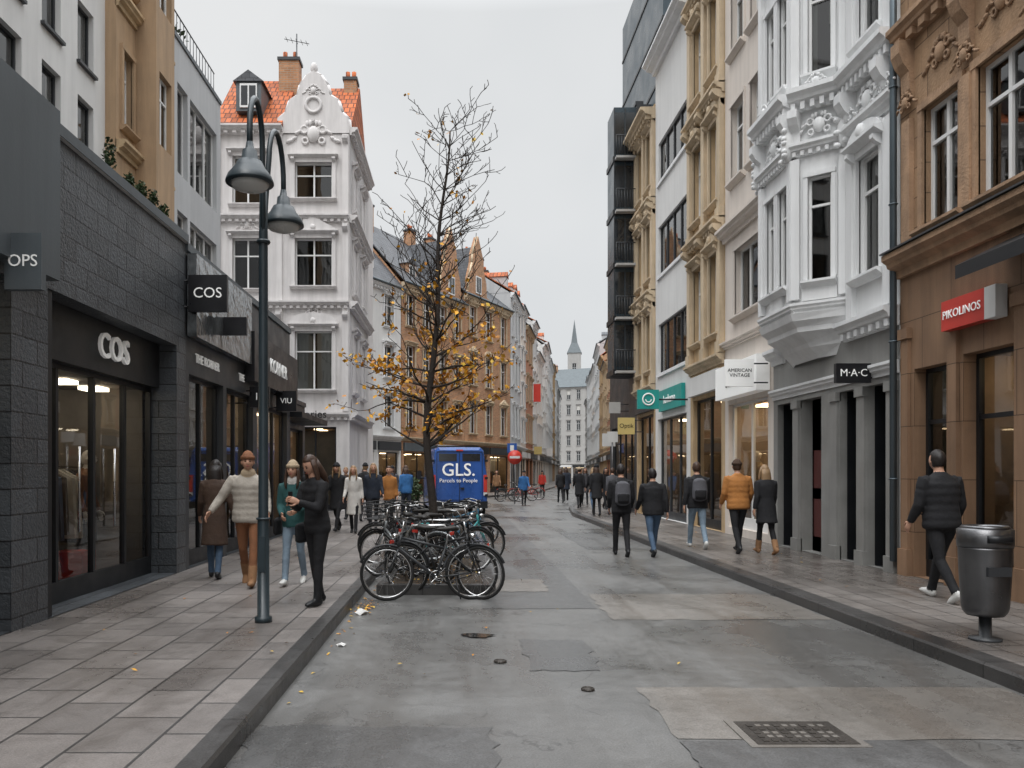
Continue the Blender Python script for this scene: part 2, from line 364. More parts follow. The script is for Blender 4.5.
# ------------------------------------------------------------ ground
KL=[(-1.28,-12),(-1.28,38),(-.9,44),(5.2,57.5),(6,61),(12.2,96),(22,165),(40,260)]
KR=[(4.05,-12),(4.05,29),(4.6,34),(6.3,42.5),(10.2,58.5),(11,62),(15.5,100),(24,165),(43,260)]
def resamp(pl,n):
    L=[0]
    for a,b in zip(pl,pl[1:]): L.append(L[-1]+(V(b)-V(a)).length)
    out=[]
    for i in range(n+1):
        s=L[-1]*i/n; k=max(j for j in range(len(L)) if L[j]<=s+1e-6); k=min(k,len(pl)-2)
        t=(s-L[k])/(L[k+1]-L[k]); out.append(V(pl[k]).lerp(V(pl[k+1]),t))
    return out
def strip(name,A,B,z,mat,n=60):
    mb=MB(); a=resamp(A,n); b=resamp(B,n); vs=[(p.x,p.y,z) for p in a]+[(p.x,p.y,z) for p in b]
    mb.add(vs,[(i,n+1+i,n+2+i,i+1) for i in range(n)],mat); return mb.done(name)
def groundmat(name,col,brick=None,dark=.5,speck=.3,rlo=.12,rhi=.5,crack=False,bump=.3,w0=.40,w1=.64,warm=.3,seam=False):
    m,t=nt(name); out=nd(t,'ShaderNodeOutputMaterial'); p=nd(t,'ShaderNodeBsdfPrincipled'); t.links.new(p.outputs[0],out.inputs[0])
    tc=nd(t,'ShaderNodeTexCoord'); ob=tc.outputs['Object']
    if brick:
        b=nd(t,'ShaderNodeTexBrick'); mp=nd(t,'ShaderNodeMapping'); mp.inputs['Rotation'].default_value=(0,0,brick[5]); t.links.new(ob,mp.inputs[0]); t.links.new(mp.outputs[0],b.inputs['Vector'])
        setin(b,{'Scale':1,'Brick Width':brick[0],'Row Height':brick[1],'Mortar Size':brick[2],'Mortar Smooth':.2,'Color1':c4(col,1-brick[3]),'Color2':c4(col,1+brick[3]),'Mortar':c4(brick[4])}); base=b.outputs['Color']
    else: base=c4(col)
    fine=noise_(t,ob,90,2,.7); mid=noise_(t,ob,7,5,.7); big=noise_(t,ob,.42,6,.62,.4)
    mp=nd(t,'ShaderNodeMapping'); mp.inputs['Scale'].default_value=(1.8,.12,1); t.links.new(ob,mp.inputs[0]); lane=noise_(t,mp.outputs[0],1,5,.55)
    def grey(s):
        cr=nd(t,'ShaderNodeCombineColor')
        for i in range(3): t.links.new(s,cr.inputs[i])
        return cr.outputs[0]
    base=mixc(t,1,base,grey(mrange(t,fine,.3,.7,1-speck,1+speck)),'MULTIPLY')
    base=mixc(t,1,base,grey(mrange(t,mid,.3,.7,1-speck*.4,1+speck*.4)),'MULTIPLY')
    wm=nd(t,'ShaderNodeMath',operation='ADD'); t.links.new(mrange(t,big,w0,w1,0,1),wm.inputs[0]); t.links.new(mrange(t,lane,.48,.68,0,.6),wm.inputs[1]); wm.use_clamp=True; wet=wm.outputs[0]
    base=mixc(t,1,base,grey(mrange(t,wet,0,1,1.1,1-dark)),'MULTIPLY')
    base=mixc(t,mrange(t,lane,.4,.75,0,warm),base,c4((col[0]*1.15,col[1]*1.0,col[2]*.85)))
    h=fine
    if crack:
        vo=nd(t,'ShaderNodeTexVoronoi',feature='DISTANCE_TO_EDGE'); vo.inputs['Scale'].default_value=.55
        dm=nd(t,'ShaderNodeVectorMath',operation='ADD'); nn=nd(t,'ShaderNodeTexNoise'); nn.inputs['Scale'].default_value=2.5; nn.inputs['Detail'].default_value=5; t.links.new(ob,nn.inputs[0]); t.links.new(ob,dm.inputs[0]); t.links.new(nn.outputs['Color'],dm.inputs[1]); t.links.new(dm.outputs[0],vo.inputs['Vector'])
        ck=mrange(t,vo.outputs['Distance'],.0,.007,.5,1); msk=mrange(t,big,.45,.55,1,0)
        ck2=nd(t,'ShaderNodeMath',operation='MAXIMUM'); t.links.new(ck,ck2.inputs[0]); t.links.new(msk,ck2.inputs[1])
        base=mixc(t,1,base,grey(ck2.outputs[0]),'MULTIPLY')
    t.links.new(base,p.inputs['Base Color'])
    rm=nd(t,'ShaderNodeMath',operation='MULTIPLY'); t.links.new(mrange(t,wet,0,1,rhi,rlo),rm.inputs[0]); t.links.new(mrange(t,mid,.3,.7,.85,1.2),rm.inputs[1])
    t.links.new(rm.outputs[0],p.inputs['Roughness']); setin(p,{'Specular IOR Level':.6})
    bp=nd(t,'ShaderNodeBump'); bp.inputs['Distance'].default_value=.008; t.links.new(mrange(t,wet,0,1,bump,bump*.5),bp.inputs['Strength'])
    if brick:
        mm=nd(t,'ShaderNodeMath',operation='SUBTRACT'); t.links.new(h,mm.inputs[0]); t.links.new(b.outputs['Fac'],mm.inputs[1]); h=mm.outputs[0]
    t.links.new(h,bp.inputs['Height']); t.links.new(bp.outputs[0],p.inputs['Normal'])
    return m
ASPH=groundmat('wet_asphalt',(.135,.134,.131),speck=.32,rlo=.21,rhi=.46,dark=.34,crack=True,warm=.2)
ASPH2=groundmat('asphalt_patch',(.095,.095,.095),speck=.35,rlo=.22,rhi=.46,dark=.25,warm=.1)
ASPH3=groundmat('asphalt_patch_light',(.175,.163,.15),speck=.3,rlo=.22,rhi=.5,dark=.28)
SLAB=groundmat('pavement_slabs',(.175,.157,.147),brick=(.60,.42,.011,.2,(.035,.033,.032),math.pi/2),speck=.22,rlo=.27,rhi=.52,dark=.25,warm=.12)
SLAB2=groundmat('pavement_slabs_small',(.155,.14,.13),brick=(.4,.3,.010,.18,(.035,.032,.03),math.pi/2),speck=.24,rlo=.24,rhi=.5,dark=.28,warm=.12)
KERB=groundmat('kerb_stone',(.05,.048,.047),brick=(.95,.5,.008,.2,(.012,.012,.012),math.pi/2),speck=.3,rlo=.22,rhi=.45,dark=.3,warm=.1)
PUD=groundmat('puddle_water',(.025,.025,.025),speck=.1,rlo=.03,rhi=.06,dark=.2,bump=.02)
g=MB(); g.quad((-800,-400,-.02),(800,-400,-.02),(800,1500,-.02),(-800,1500,-.02),ASPH2); g.done('ground')
strip('road',KL,KR,0,ASPH,90)
off=lambda pl,dx,dy=0:[(p[0]+dx,p[1]+dy) for p in pl]
strip('pavement',off(KL,-12),off(KL,-.13),.12,SLAB,90)
strip('pavement',off(KR,.2),off(KR,14),.12,SLAB2,90)
def kerb(pl,dx):
    mb=MB(); a=resamp(pl,240); 
    for p,q in zip(a,a[1:]):
        x0,x1=(p.x,p.x+dx); y0,y1=(q.x,q.x+dx); e=.015*(1 if dx>0 else -1)
        mb.add([(x0,p.y,-.01),(x0,p.y,.105),(x0+e,p.y,.126),(x1,p.y,.126),(y0,q.y,-.01),(y0,q.y,.105),(y0+e,q.y,.126),(y1,q.y,.126)],[(0,1,5,4),(1,2,6,5),(2,3,7,6)],KERB)
    return mb.done('kerb')
kerb(KL,-.15); kerb(KR,.22)
def patch(x0,x1,y0,y1,mat,z,name,j=.04):
    mb=MB(); n=10; pts=[]
    for i in range(n): pts.append((x0+(x1-x0)*i/n,y0+R.uniform(-j,j)))
    for i in range(n): pts.append((x1+R.uniform(-j,j),y0+(y1-y0)*i/n))
    for i in range(n): pts.append((x1-(x1-x0)*i/n,y1+R.uniform(-j,j)))
    for i in range(n): pts.append((x0+R.uniform(-j,j),y1-(y1-y0)*i/n))
    mb.add([(a,b,z) for a,b in pts],[tuple(range(len(pts)))],mat); mb.done(name)
patch(.55,1.15,6.4,7.6,ASPH2,.004,'asphalt_patch'); patch(.25,1.6,9.3,30,ASPH2,.004,'asphalt_patch',.015); patch(1.3,4.0,4.75,5.9,ASPH3,.004,'asphalt_patch',.02)
patch(-1.26,.2,4.2,5.0,ASPH2,.004,'asphalt_patch'); patch(1.65,4.0,8.6,10.4,ASPH3,.004,'asphalt_patch'); patch(2.6,4.02,16.5,21,ASPH2,.004,'asphalt_patch'); patch(.15,1.2,10.6,11.8,ASPH3,.008,'asphalt_patch')
patch(1.3,2.75,4.15,4.72,ASPH2,.008,'asphalt_patch',.01)
def puddle(cx,cy,rx,ry,name='puddle'):
    mb=MB(); n=26; mb.add([(cx+rx*math.cos(g)*(1+.28*math.sin(g*3+cx)+R.uniform(-.08,.08)),cy+ry*math.sin(g)*(1+.2*math.cos(g*2+cy)),.0125) for g in [2*math.pi*i/n for i in range(n)]],[tuple(range(n))],PUD); mb.done(name)
puddle(.16,7.75,.15,.1)
IRON=pmat('cast_iron',(.07,.062,.055),.45,.25,9,.4,60,metal=.5,streak=0)
def manhole(x,y,w,l,name='manhole_cover',rnd=False):
    mb=MB()
    if rnd:
        mb.loft([(x,y,.002),(x,y,.014)],[w,w],IRON,20); mb.torus((x,y,.014),w*.85,.005,IRON,'z',20,5)
    else:
        mb.box(x-w/2,x+w/2,y-l/2,y+l/2,.005,.016,IRON); mb.box(x-w/2-.05,x+w/2+.05,y-l/2-.04,y+l/2+.04,.0,.0125,ASPH3)
        for i in range(9):
            for j in range(5): mb.box(x-w/2+.05+i*(w-.1)/9,x-w/2+.05+(i+.6)*(w-.1)/9,y-l/2+.04+j*(l-.08)/5,y-l/2+.04+(j+.6)*(l-.08)/5,.015,.020,ASPH3 if (i*j)%3 else IRON)
    mb.done(name)
manhole(2.03,4.85,.6,.42); manhole(.33,6.7,.055,.1,rnd=True); manhole(.93,5.84,.05,.1,rnd=True)

# ------------------------------------------------------------ LEFT buildings
LX=-4.15
b=Bld('clothing_shop_building',(LX,0),(LX,1),1)
b.wall(-8,12.0,.12,5.05,[(3.0,7.35,.12,3.4),(8.0,11.62,.12,3.45)],DTILE,dep=.5)
b.p('parapet').box(-8,12.0,-.3,.05,5.05,5.17,SLATEP)
b.body(-8,12.0,5.04,8,LGREY,v0=.12)
b.p('slate_fascia').box(3,7.93,.003,.16,3.5,5.19,SLATEP)
b.shop(3.0,7.35,.12,3.4,inset=.45,mull=3,wallm=ROOMD,lamp=LIGHTC,goods=False)
b.p('shopfront_frame').box(8.0,11.62,-.46,-.25,2.82,3.45,BLACK)
b.shop(8.0,11.62,.12,2.82,inset=.4,mull=4,room=3.2,wallm=ROOMG,lamp=LIGHTC,ls=1.1)
b.p('shopfront_frame').box(8.0,8.12,-.45,-.02,.128,3.44,BLACK)
for u in (9.35,10.3): b.p('shopfront_frame').tube((u,-.33,.9),(u,-.33,1.9),.015,CHROME)
b.p('red_display').box(9.0,9.4,-1.1,-.7,.13,.75,RED); b.p('red_display').box(10.4,10.8,-1.2,-.8,.13,.55,RED)
b.p('added_glow_panel').box(8.3,11.4,-3.5,-3.45,1.9,2.6,emat('warm_glow_panel',(1,.55,.25),.5))  # emissive panel added on the back wall to make the shop glow warm
b.done()
text('COS',(LX-.2,10.0,3.13),.44,YP,ZP,TXTW,.02,b.e,bold=.002)
def blade(name,x0,x1,y,z0,z1,mat,txt,ts,tm=TXTW,th=.08,post=None):
    e=empty(name,((x0+x1)/2,y,z0)); mb=MB(); mb.box(x0,x1,y-th/2,y+th/2,z0,z1,mat); iv=Matrix.Translation(e.location).inverted()
    xs=post if post is not None else (x0 if x0<0 else x1); s=1 if xs==x0 else -1
    mb.tube((xs-s*.3,y,z1-.08),(xs+s*.03,y,z1-.08),.015,BLACK); mb.tube((xs-s*.3,y,z0+.08),(xs+s*.03,y,z0+.08),.015,BLACK)
    mb.done('panel',e,iv)
    if txt: text(txt,((x0+x1)/2,y-th/2-.004,(z0+z1)/2),ts,XP,ZP,tm,.003,e,inv=iv)
    return e
blade('shop_blade_sign',-4.08,-3.5,11.95,4.0,4.55,SIGNB,'COS',.22)
blade('shop_blade_sign',-4.05,-3.72,7.1,3.22,3.72,SLATEP,'OPS',.15)
blade('shop_blade_sign',-4.05,-3.6,13.4,3.9,4.2,SIGNB,'',.1)
blade('shop_blade_sign',-4.08,-3.7,15.4,2.85,3.25,SIGNB,'10',.2)
blade('shop_blade_sign',-4.1,-3.65,17.7,2.95,3.4,SIGNB,'VIU',.17)
b=Bld('shop_row_building',(LX,0),(LX,1),1)
b.wall(12.0,19.3,.12,4.95,[(12.15,13.9,.12,3.1),(14.1,15.9,.12,3.1),(16.2,19.0,.12,3.0)],DGREY,dep=.2)
b.p('metal_canopy').box(12.02,15.2,.02,.16,3.65,4.9,CRUMP)
b.p('fascia').box(15.25,19.25,.02,.2,3.35,4.3,SIGNB)
b.shop(12.15,13.9,.12,3.1,mull=2,wallm=ROOMG,lamp=LIGHTC,ls=1.2); b.shop(14.1,15.9,.12,3.1,mull=2,wallm=ROOMG); b.shop(16.2,19,.12,3.0,mull=3,ls=1.1)
b.body(12.0,19.3,4.94,7,DGREY,v0=.12,top=SLATEP); b.done()
text('THE KORNER',(LX+.02,13.0,3.37),.2,YP,ZP,TXTW,.01,b.e); text('KORNER',(LX+.22,17.2,3.8),.4,YP,ZP,TXTW,.01,b.e)
text('THE',(LX+.02,15,3.37),.2,YP,ZP,TXTW,.01,b.e)
b=Bld('plastered_apartment_building',(-8.0,0),(-8.0,1),1)
ops=[]
for fl in range(5):
    for k in range(12):
        u=1.0+k*1.42; ops.append((u,u+.72,6.2+fl*2.0,7.5+fl*2.0))
b.wall(-6,17.9,4,16.5,ops,OFFW,dep=.22)
for o in ops: b.win(*o,fm=DGREY,mull=0,tr=None,curt=.3,dep=.16); b.p('trim').box(o[0]-.05,o[1]+.05,-.02,.08,o[2]-.06,o[2],DGREY)
b.body(-6,17.9,16.5,8,OFFW,v0=4); b.done()
b=Bld('stone_bay_building',(-7.75,0),(-7.75,1),1)
ops=[(18.2,18.75,z,z+1.75) for z in (6.2,9.5,12.8)]+[(20.3,20.8,z,z+1.75) for z in (6.2,9.5,12.8)]
b.wall(17.9,21,4,18,ops,TAN,dep=.15)
for o in ops: b.win(*o,fm=WFRAME,mull=0,tr=.7); b.surround(*o,TAN,w=.1)
b.p('bay').box(18.95,20.15,0,.5,5,8.5,TAN)
for z in (6.2,9.5,12.8): b.cornice(17.9,21,z-.7,.22,.3,YSTONE)
bb=b.sub((-7.25,18.95),(-7.25,20.15),1); ops=[(.2,1.0,z,z+1.75) for z in (9.5,12.8)]
bb.wall(0,1.2,8.5,18,ops,TAN); [bb.win(*o,mull=1) for o in ops]
b.p('walls').quad((18.95,0,8.5),(18.95,.5,8.5),(18.95,.5,18),(18.95,0,18),TAN)
b.body(17.9,21,18,7,TAN,v0=4); b.done()
b=Bld('modern_grey_building',(-7.55,0),(-7.55,1),1)
ops=[(21.2,22.0,6.0,8.6),(22.2,24.6,6.0,8.6),(21.2,22.0,9.6,12.0),(22.2,24.6,9.6,12.0)]
b.wall(20.9,25,4,13.1,ops,LGREY,dep=.25)
for o in ops: b.win(*o,fm=WFRAME,mull=2 if o[1]-o[0]>1 else 0,tr=None,curt=.7)
b.body(20.9,25,13.1,7,LGREY,v0=4,top=SLATEP)
rl=b.p('railing')
for k in range(16): rl.tube((20.9+k*.27,-.2,13.2),(20.9+k*.27,-.2,14.1),.012,DGREY,5)
rl.tube((20.9,-.2,14.1),(25,-.2,14.1),.02,DGREY,5); b.done()

b=Bld('gabled_corner_building',(-9.3,30),(-4.2,30),1)
L=5.1; WS=WSTONE
w1=[(.7,1.8,v0,v1) for v0,v1 in ((4.7,6.9),(8.5,10.4),(11.7,13.5))]; w2=[(3.05,4.45,v0,v1) for v0,v1 in ((4.7,6.9),(8.6,10.4),(11.9,13.25))]
gr=[(.5,2.1,.12,3.3),(3.0,4.6,.12,3.3)]
b.wall(0,L,.12,14.4,w1+w2+gr,WS,dep=.2)
for o in w1+w2: b.win(*o,mull=1,tr=.66,curt=.8)
for i,o in enumerate(w2): b.surround(*o,WS,w=.14,pr=.08,ped=['seg','tri','flat'][i])
for o in w1: b.surround(*o,WS,w=.12,pr=.06,ped='flat')
for o in gr: b.shop(*o,mull=2,lamp=LIGHTW)
for v in (3.55,7.75,11.0): b.cornice(0,L,v,.25,.28,WS,dent=.25)
for u in (.12,2.45,4.95): b.p('trim').box(u-.12,u+.12,-.02,.08,3.9,14.3,WS)
for u in (.12,2.45,4.95):
    for v in (7.6,10.9,14.2): b.bracket(u,v,.2,.5,.25,WS)
b.cart(3.75,7.45,.8,WS); b.cart(3.75,14.3,1.2,WS,.0); b.cart(1.25,10.9,.5,WS,.02)
b.cornice(0,2.6,14.3,.35,.3,WS,dent=.3)
gp=[(2.35,14.35),(2.4,14.9),(2.7,15.15),(2.85,15.6),(3.15,15.8),(3.25,16.2),(3.5,16.55),(3.75,16.7),(4.0,16.55),(4.25,16.2),(4.35,15.8),(4.65,15.6),(4.8,15.15),(5.05,14.9),(5.1,14.35)]
b.p('gable').prism(gp,-.3,.05,WS)
for p,q in zip(gp,gp[1:]): b.p('gable').tube((p[0],-.12,p[1]),(q[0],-.12,q[1]),.1,WS,6)
b.p('gable').ell((3.75,-.1,16.85),(.14,.14,.22),WS); b.p('gable').torus((3.75,.06,15.4),.28,.07,WS); b.cart(3.75,15.95,.5,WS,.05)
b.p('roof').prof([(.3,14.55),(-2.6,17.6),(-2.75,17.6),(-6.5,14.5)],0,2.6,TILE)
b.p('roof').prof([(-.31,14.9),(-2.6,17.3),(-2.75,17.3),(-5.5,14.5)],2.6,5.15,TILE)
b.dormer(1.3,15.2,.0,.95,1.1,SLATEP,SLATE); b.chimney(2.4,-2.2,16.7,18.1,.8); b.chimney(4.8,-2.6,16.5,17.5,.5)
an=b.p('antenna'); an.tube((2.7,-2,16.5),(2.7,-2,19.2),.025,DGREY,5); an.tube((2.2,-2,19),(3.2,-2,18.8),.015,DGREY,4)
for k in range(5): an.tube((2.3+k*.2,-2.2,18.98-k*.04),(2.3+k*.2,-1.8,18.98-k*.04),.01,DGREY,4)
b.body(0,L,14.35,8,WS,v0=.12)
sd=b.sub((-4.2,30),(-4.2,36),1)
ops=[(u,u+1.0,v0,v1) for u in (.9,3.4) for v0,v1 in ((4.7,6.9),(8.5,10.4),(11.7,13.3))]+[(.6,2.3,.12,3.2),(3.0,5.2,.12,3.2)]
sd.wall(0,6,.12,14.6,ops,WS)
for o in ops:
    if o[2]>1: sd.win(*o,mull=1); sd.surround(*o,WS,ped='flat')
    else: sd.shop(*o)
for v in (3.55,7.75,11.0,14.3): sd.cornice(0,6,v,.3,.3,WS,dent=.25)
b.done()
text('Stories',(-5.6,29.72,3.75),.42,XP,ZP,TXTB,.01,b.e)
b=Bld('low_shop_annex',(-4.6,19.35),(-4.6,23.5),1)
b.wall(0,4.1,.12,3.5,[(.3,3.8,.12,2.8)],DGREY); b.shop(.3,3.8,.12,2.8,mull=3,lamp=LIGHTW); b.body(0,4.1,3.5,5,DGREY,v0=.12)
b.p('canopy').box(.2,3.9,0,.7,2.95,3.08,BLACK); b.done()

def rowb(name,p0,p1,side,H,floors,bays,wm,tm,base=.12,gh=3.6,roof='slope',rm=None,rh=2.5,ww=.95,ped='flat',fm=WFRAME,depth=9,fascia=None,dorm=0,gable=None,orn=False,shoplamp=LIGHTW,pil=False,mull=1,whf=.62,cor=.3,lite=False):
    b=Bld(name,p0,p1,side); L=b.L; fh=(H-gh)/floors; bw=L/bays; ops=[]
    for f in range(floors):
        for k in range(bays):
            c=bw*(k+.5); w=min(ww,bw*.62); v=gh+fh*f+fh*.2; ops.append((c-w/2,c+w/2,v,v+fh*whf))
    ns=max(1,int(round(L/3.2))); sh=[(L*k/ns+.25,L*(k+1)/ns-.25,.12,gh-.85) for k in range(ns)]
    b.wall(0,L,.12,H,ops+sh,wm)
    for o in ops:
        b.win(*o,fm=fm,mull=mull,lite=lite)
        if ped: b.surround(*o,tm,ped=ped if ped!='alt' else R.choice(['tri','seg','flat']),w=.1)
    for o in sh:
        b.shop(*o,lamp=shoplamp,mull=2,simple=lite); b.p('fascia').box(o[0]-.1,o[1]+.1,.01,.14,gh-.75,gh-.25,fascia or R.choice([DGREY,OFFW,SLATEP,BLACK,OFFW,WSTONE]))
    b.cornice(0,L,gh-.15,.22,.25,tm)
    if cor: b.cornice(-.02,L+.02,H-.35,cor,.38,tm,dent=.3)
    if pil:
        for k in range(bays+1):
            u=min(max(bw*k,.16),L-.16)
            for f in range(floors):
                v=gh+fh*f; b.p('trim').box(u-.13,u+.13,-.02,.12,v+.12,v+fh-.25,tm); b.bracket(u,v+fh-.02,.26,.4,.3,tm); b.p('trim').box(u-.16,u+.16,-.02,.15,v+.12,v+.4,tm)
        for f in range(1,floors): b.cornice(0,L,gh+fh*f-.1,.28,.26,tm,dent=.2)
    if orn:
        for f in range(floors):
            for k in range(bays): b.cart(bw*(k+.5),gh+fh*f+fh*.9,.45,tm)
    b.body(0,L,H,depth,wm,v0=.12,roof=roof,rm=rm,rh=rh)
    for k in range(dorm):
        b.dormer(L*(k+.5)/dorm,H+.35,-.5,1.0,1.2,wm,rm or SLATE)
    if roof=='slope': b.chimney(L*.2,-depth*.4,H+rh-.8,H+rh+.9); b.chimney(L*.85,-depth*.4,H+rh-.8,H+rh+.6)
    if gable:
        for (c,w,h) in gable:
            gp=[(c-w/2,H),(c-w/2,H+.3),(c-w*.38,H+.35),(c-w*.36,H+h*.3),(c-w*.22,H+h*.55),(c-w*.2,H+h*.7),(c,H+h),(c+w*.2,H+h*.7),(c+w*.22,H+h*.55),(c+w*.36,H+h*.3),(c+w*.38,H+.35),(c+w/2,H+.3),(c+w/2,H)]
            b.p('gable').prism(gp,-.35,.02,wm)
            for p,q in zip(gp,gp[1:]): b.p('gable').tube((p[0],-.1,p[1]),(q[0],-.1,q[1]),.08,tm,6)
            f=b.p('window_frames'); f.box(c-.4,c+.4,.022,.07,H+.4,H+1.6,WFRAME); b.p('glass').box(c-.33,c-.03,.072,.076,H+.48,H+1.52,DARKG); b.p('glass').box(c+.03,c+.33,.072,.076,H+.48,H+1.52,DARKG)
            b.p('roof').prism([(c-w*.36,H+.05),(c+w*.36,H+.05),(c,H+h*.85)],-4,-.36,rm or SLATE)
    b.done(); return b
rowb('white_townhouse',(-6.0,42.5),(-3.55,47),1,12.3,3,2,OFFW,WHITE,rm=SLATE,rh=4.8,dorm=1,gh=3.6)
rowb('brick_house',(-3.5,47),(0.2,53.7),1,12.8,3,4,BRICK,YSTONE2,rm=SLATE,rh=4.6,dorm=2,ped='flat',gable=[(5.9,3.4,4.8)])
rowb('brick_house',(.22,53.75),(3.7,60),1,13.6,3,3,BRICK,YSTONE2,rm=SLATE,rh=3.6,ped='alt',gable=[(2.0,3.4,4.4)])
P=[(3.75,60.1),(10.2,96),(20.5,165)]
def rowalong(A,B,side,n,hmin,hmax,names,pal=None):
    A=V(A);B=V(B)
    ts=[0]+sorted((i+R.uniform(-.2,.2))/n for i in range(1,n))+[1]
    mats=pal or [(OFFW,WHITE),(CREAM,WHITE),(PINK,YSTONE2),(YSTONE,YSTONE2),(LGREY,WHITE),(BRICK,YSTONE2),(TAN,YSTONE)]
    last=None
    for a,b2 in zip(ts,ts[1:]):
        m=R.choice([q for q in mats if q is not last]); last=m
        p=A.lerp(B,a+.0005); q=A.lerp(B,b2-.0005); LL=(q-p).length
        rowb(names,tuple(p),tuple(q),side,R.uniform(hmin,hmax),R.choice([3,4]),max(2,int(LL/2.2)),m[0],m[1],rm=R.choice([SLATE,TILE,SLATE]),rh=R.uniform(2,3.5),ped='flat',dorm=R.choice([0,1,2]),lite=True)
rowalong(P[0],P[1],1,6,13.5,17,'townhouse',[(OFFW,WHITE),(CREAM,WHITE),(PINK,YSTONE2),(LGREY,WHITE),(BRICK,YSTONE2),(TAN,YSTONE)]); rowalong(P[1],P[2],1,6,15,19,'townhouse',[(PALE,PALE),(OFFW,WHITE),(TAN,YSTONE),(LGREY,WHITE)])
# ------------------------------------------------------------ RIGHT buildings
RX=6.4
b=Bld('sandstone_shop_building',(RX,0),(RX,1),-1)
go=[(10.5,11.25,.12,3.05),(9.15,10.15,.12,3.1),(7.8,8.9,.12,3.1),(6.3,7.45,.12,3.1),(4.5,5.9,.12,3.1)]
b.wall(-8,11.6,.12,4.42,go,BROWNST,dep=.22)
b.shop(9.15,10.15,.5,3.1,inset=.2,mull=1,lamp=LIGHTW,tr=2.3,ls=1.2); b.shop(10.5,11.25,.12,3.05,inset=.2,mull=1,lamp=LIGHTW,wallm=ROOMD,tr=2.3)
for o in go[2:]: b.shop(*o,inset=.2,mull=1,tr=2.3)
for u in (8.97,10.22,11.33): b.p('trim').box(u,u+.18,-.02,.05,.12,3.5,BROWNST); b.p('trim').box(u-.03,u+.21,-.02,.08,.12,.5,BROWNST); b.p('trim').box(u-.03,u+.21,-.02,.08,3.5,3.65,BROWNST)
b.cornice(-8,11.6,4.4,.28,.34,SANDC)
b.p('lead_flashing').box(-8,11.6,0,.31,4.742,4.765,DGREY)
uo=[(10.2,11.0,4.95,6.6),(8.95,9.85,4.95,6.6),(7.6,8.5,4.95,6.6),(6.2,7.1,4.95,6.6),(4.6,5.4,4.95,6.5)]; uo2=[(o[0],o[1],8.6,10.3) for o in uo]
b.wall(-8,11.6,4.765,15,uo+uo2,SAND,dep=.2)
for o in uo+uo2: b.win(*o,dep=.14,mull=1,tr=.7,curt=.6); b.surround(*o,SANDC,w=.1,pr=.04,sill=True)
b.cornice(-8,11.6,7.7,.22,.3,SANDC,dent=.3)
for u in (11.35,10.03,8.75,7.3): 
    b.p('trim').box(u-.1,u+.1,-.02,.07,4.8,6.6,SANDC); b.bracket(u,7.7,.22,.8,.22,SANDC); b.cart(u,6.85,.34,SANDC,.06)
for o in uo: b.cart((o[0]+o[1])/2,7.2,.5,SANDC)
b.p('awning').add([(3,0,4.32),(9.35,0,4.32),(9.35,.6,4.02),(3,.6,4.02),(9.35,.6,3.86),(3,.6,3.86),(9.35,0,4.28),(3,0,4.28)],[(0,1,2,3),(3,2,4,5),(1,6,4,2),(5,4,6,7)],BLACK)
b.p('red_light_box').box(9.5,10.35,.02,.16,3.42,3.8,RED); b.p('red_light_box').box(9.3,9.5,.02,.16,3.42,3.8,OFFW)
b.body(-8,11.6,15,9,SAND,v0=.12); b.done()
text('PIKOLINOS',(RX-.17,9.93,3.61),.15,YM,ZP,TXTW,.004,b.e)

b=Bld('white_ornate_building',(RX,0),(RX,1),-1)
gro=[(11.95,12.55,.12,2.95),(12.8,13.45,.12,2.95),(14.15,15.0,.12,2.95),(15.3,16.1,.12,2.95)]
b.wall(11.62,16.3,.12,3.85,gro,GREYST,dep=.12)
dd=b.p('doors')
for i,o in enumerate(gro):
    if i==2: dd.box(o[0],o[1],-.3,-.22,o[2],o[3],WOODD); [dd.box(o[0]+.1,o[1]-.1,-.23,-.2,z,z+.7,WOODD) for z in (.4,1.3)]; b.cavity(*o,0-.12,.1,GREYST)
    else: b.cavity(*o,-.121,.9,BLACK); b.p('shopfront_frame').box(o[0]+.1,o[0]+.14,-.8,-.76,.14,2.9,DGREY)
for u in (11.67,12.56,13.47,15.02):
    t=b.p('pillars'); t.box(u,u+.24,-.02,.05,.35,2.8,GREYST); t.box(u-.02,u+.26,-.02,.08,.12,.35,GREYST); t.box(u-.02,u+.26,-.02,.08,2.8,2.95,GREYST)
b.cornice(11.62,16.3,3.05,.12,.2,WHITE); b.cornice(11.62,13.2,3.75,.24,.3,WHITE,dent=.2); b.cornice(15.7,16.3,3.75,.24,.3,WHITE)
fo=[(12.1,12.8,4.7,6.6),(12.1,12.8,8.4,10.0)]
b.wall(11.62,13.2,4.0,15,fo,WHITE,dep=.2); b.wall(15.7,16.3,4.0,15,[],WHITE)
for o in fo: b.win(*o,mull=0,tr=.7,dep=.12); b.surround(*o,WHITE,w=.1,pr=.06,ped='seg')
FA=[((6.4,13.2),(5.75,13.75)),((5.75,13.75),(5.75,15.15)),((5.75,15.15),(6.4,15.7))]
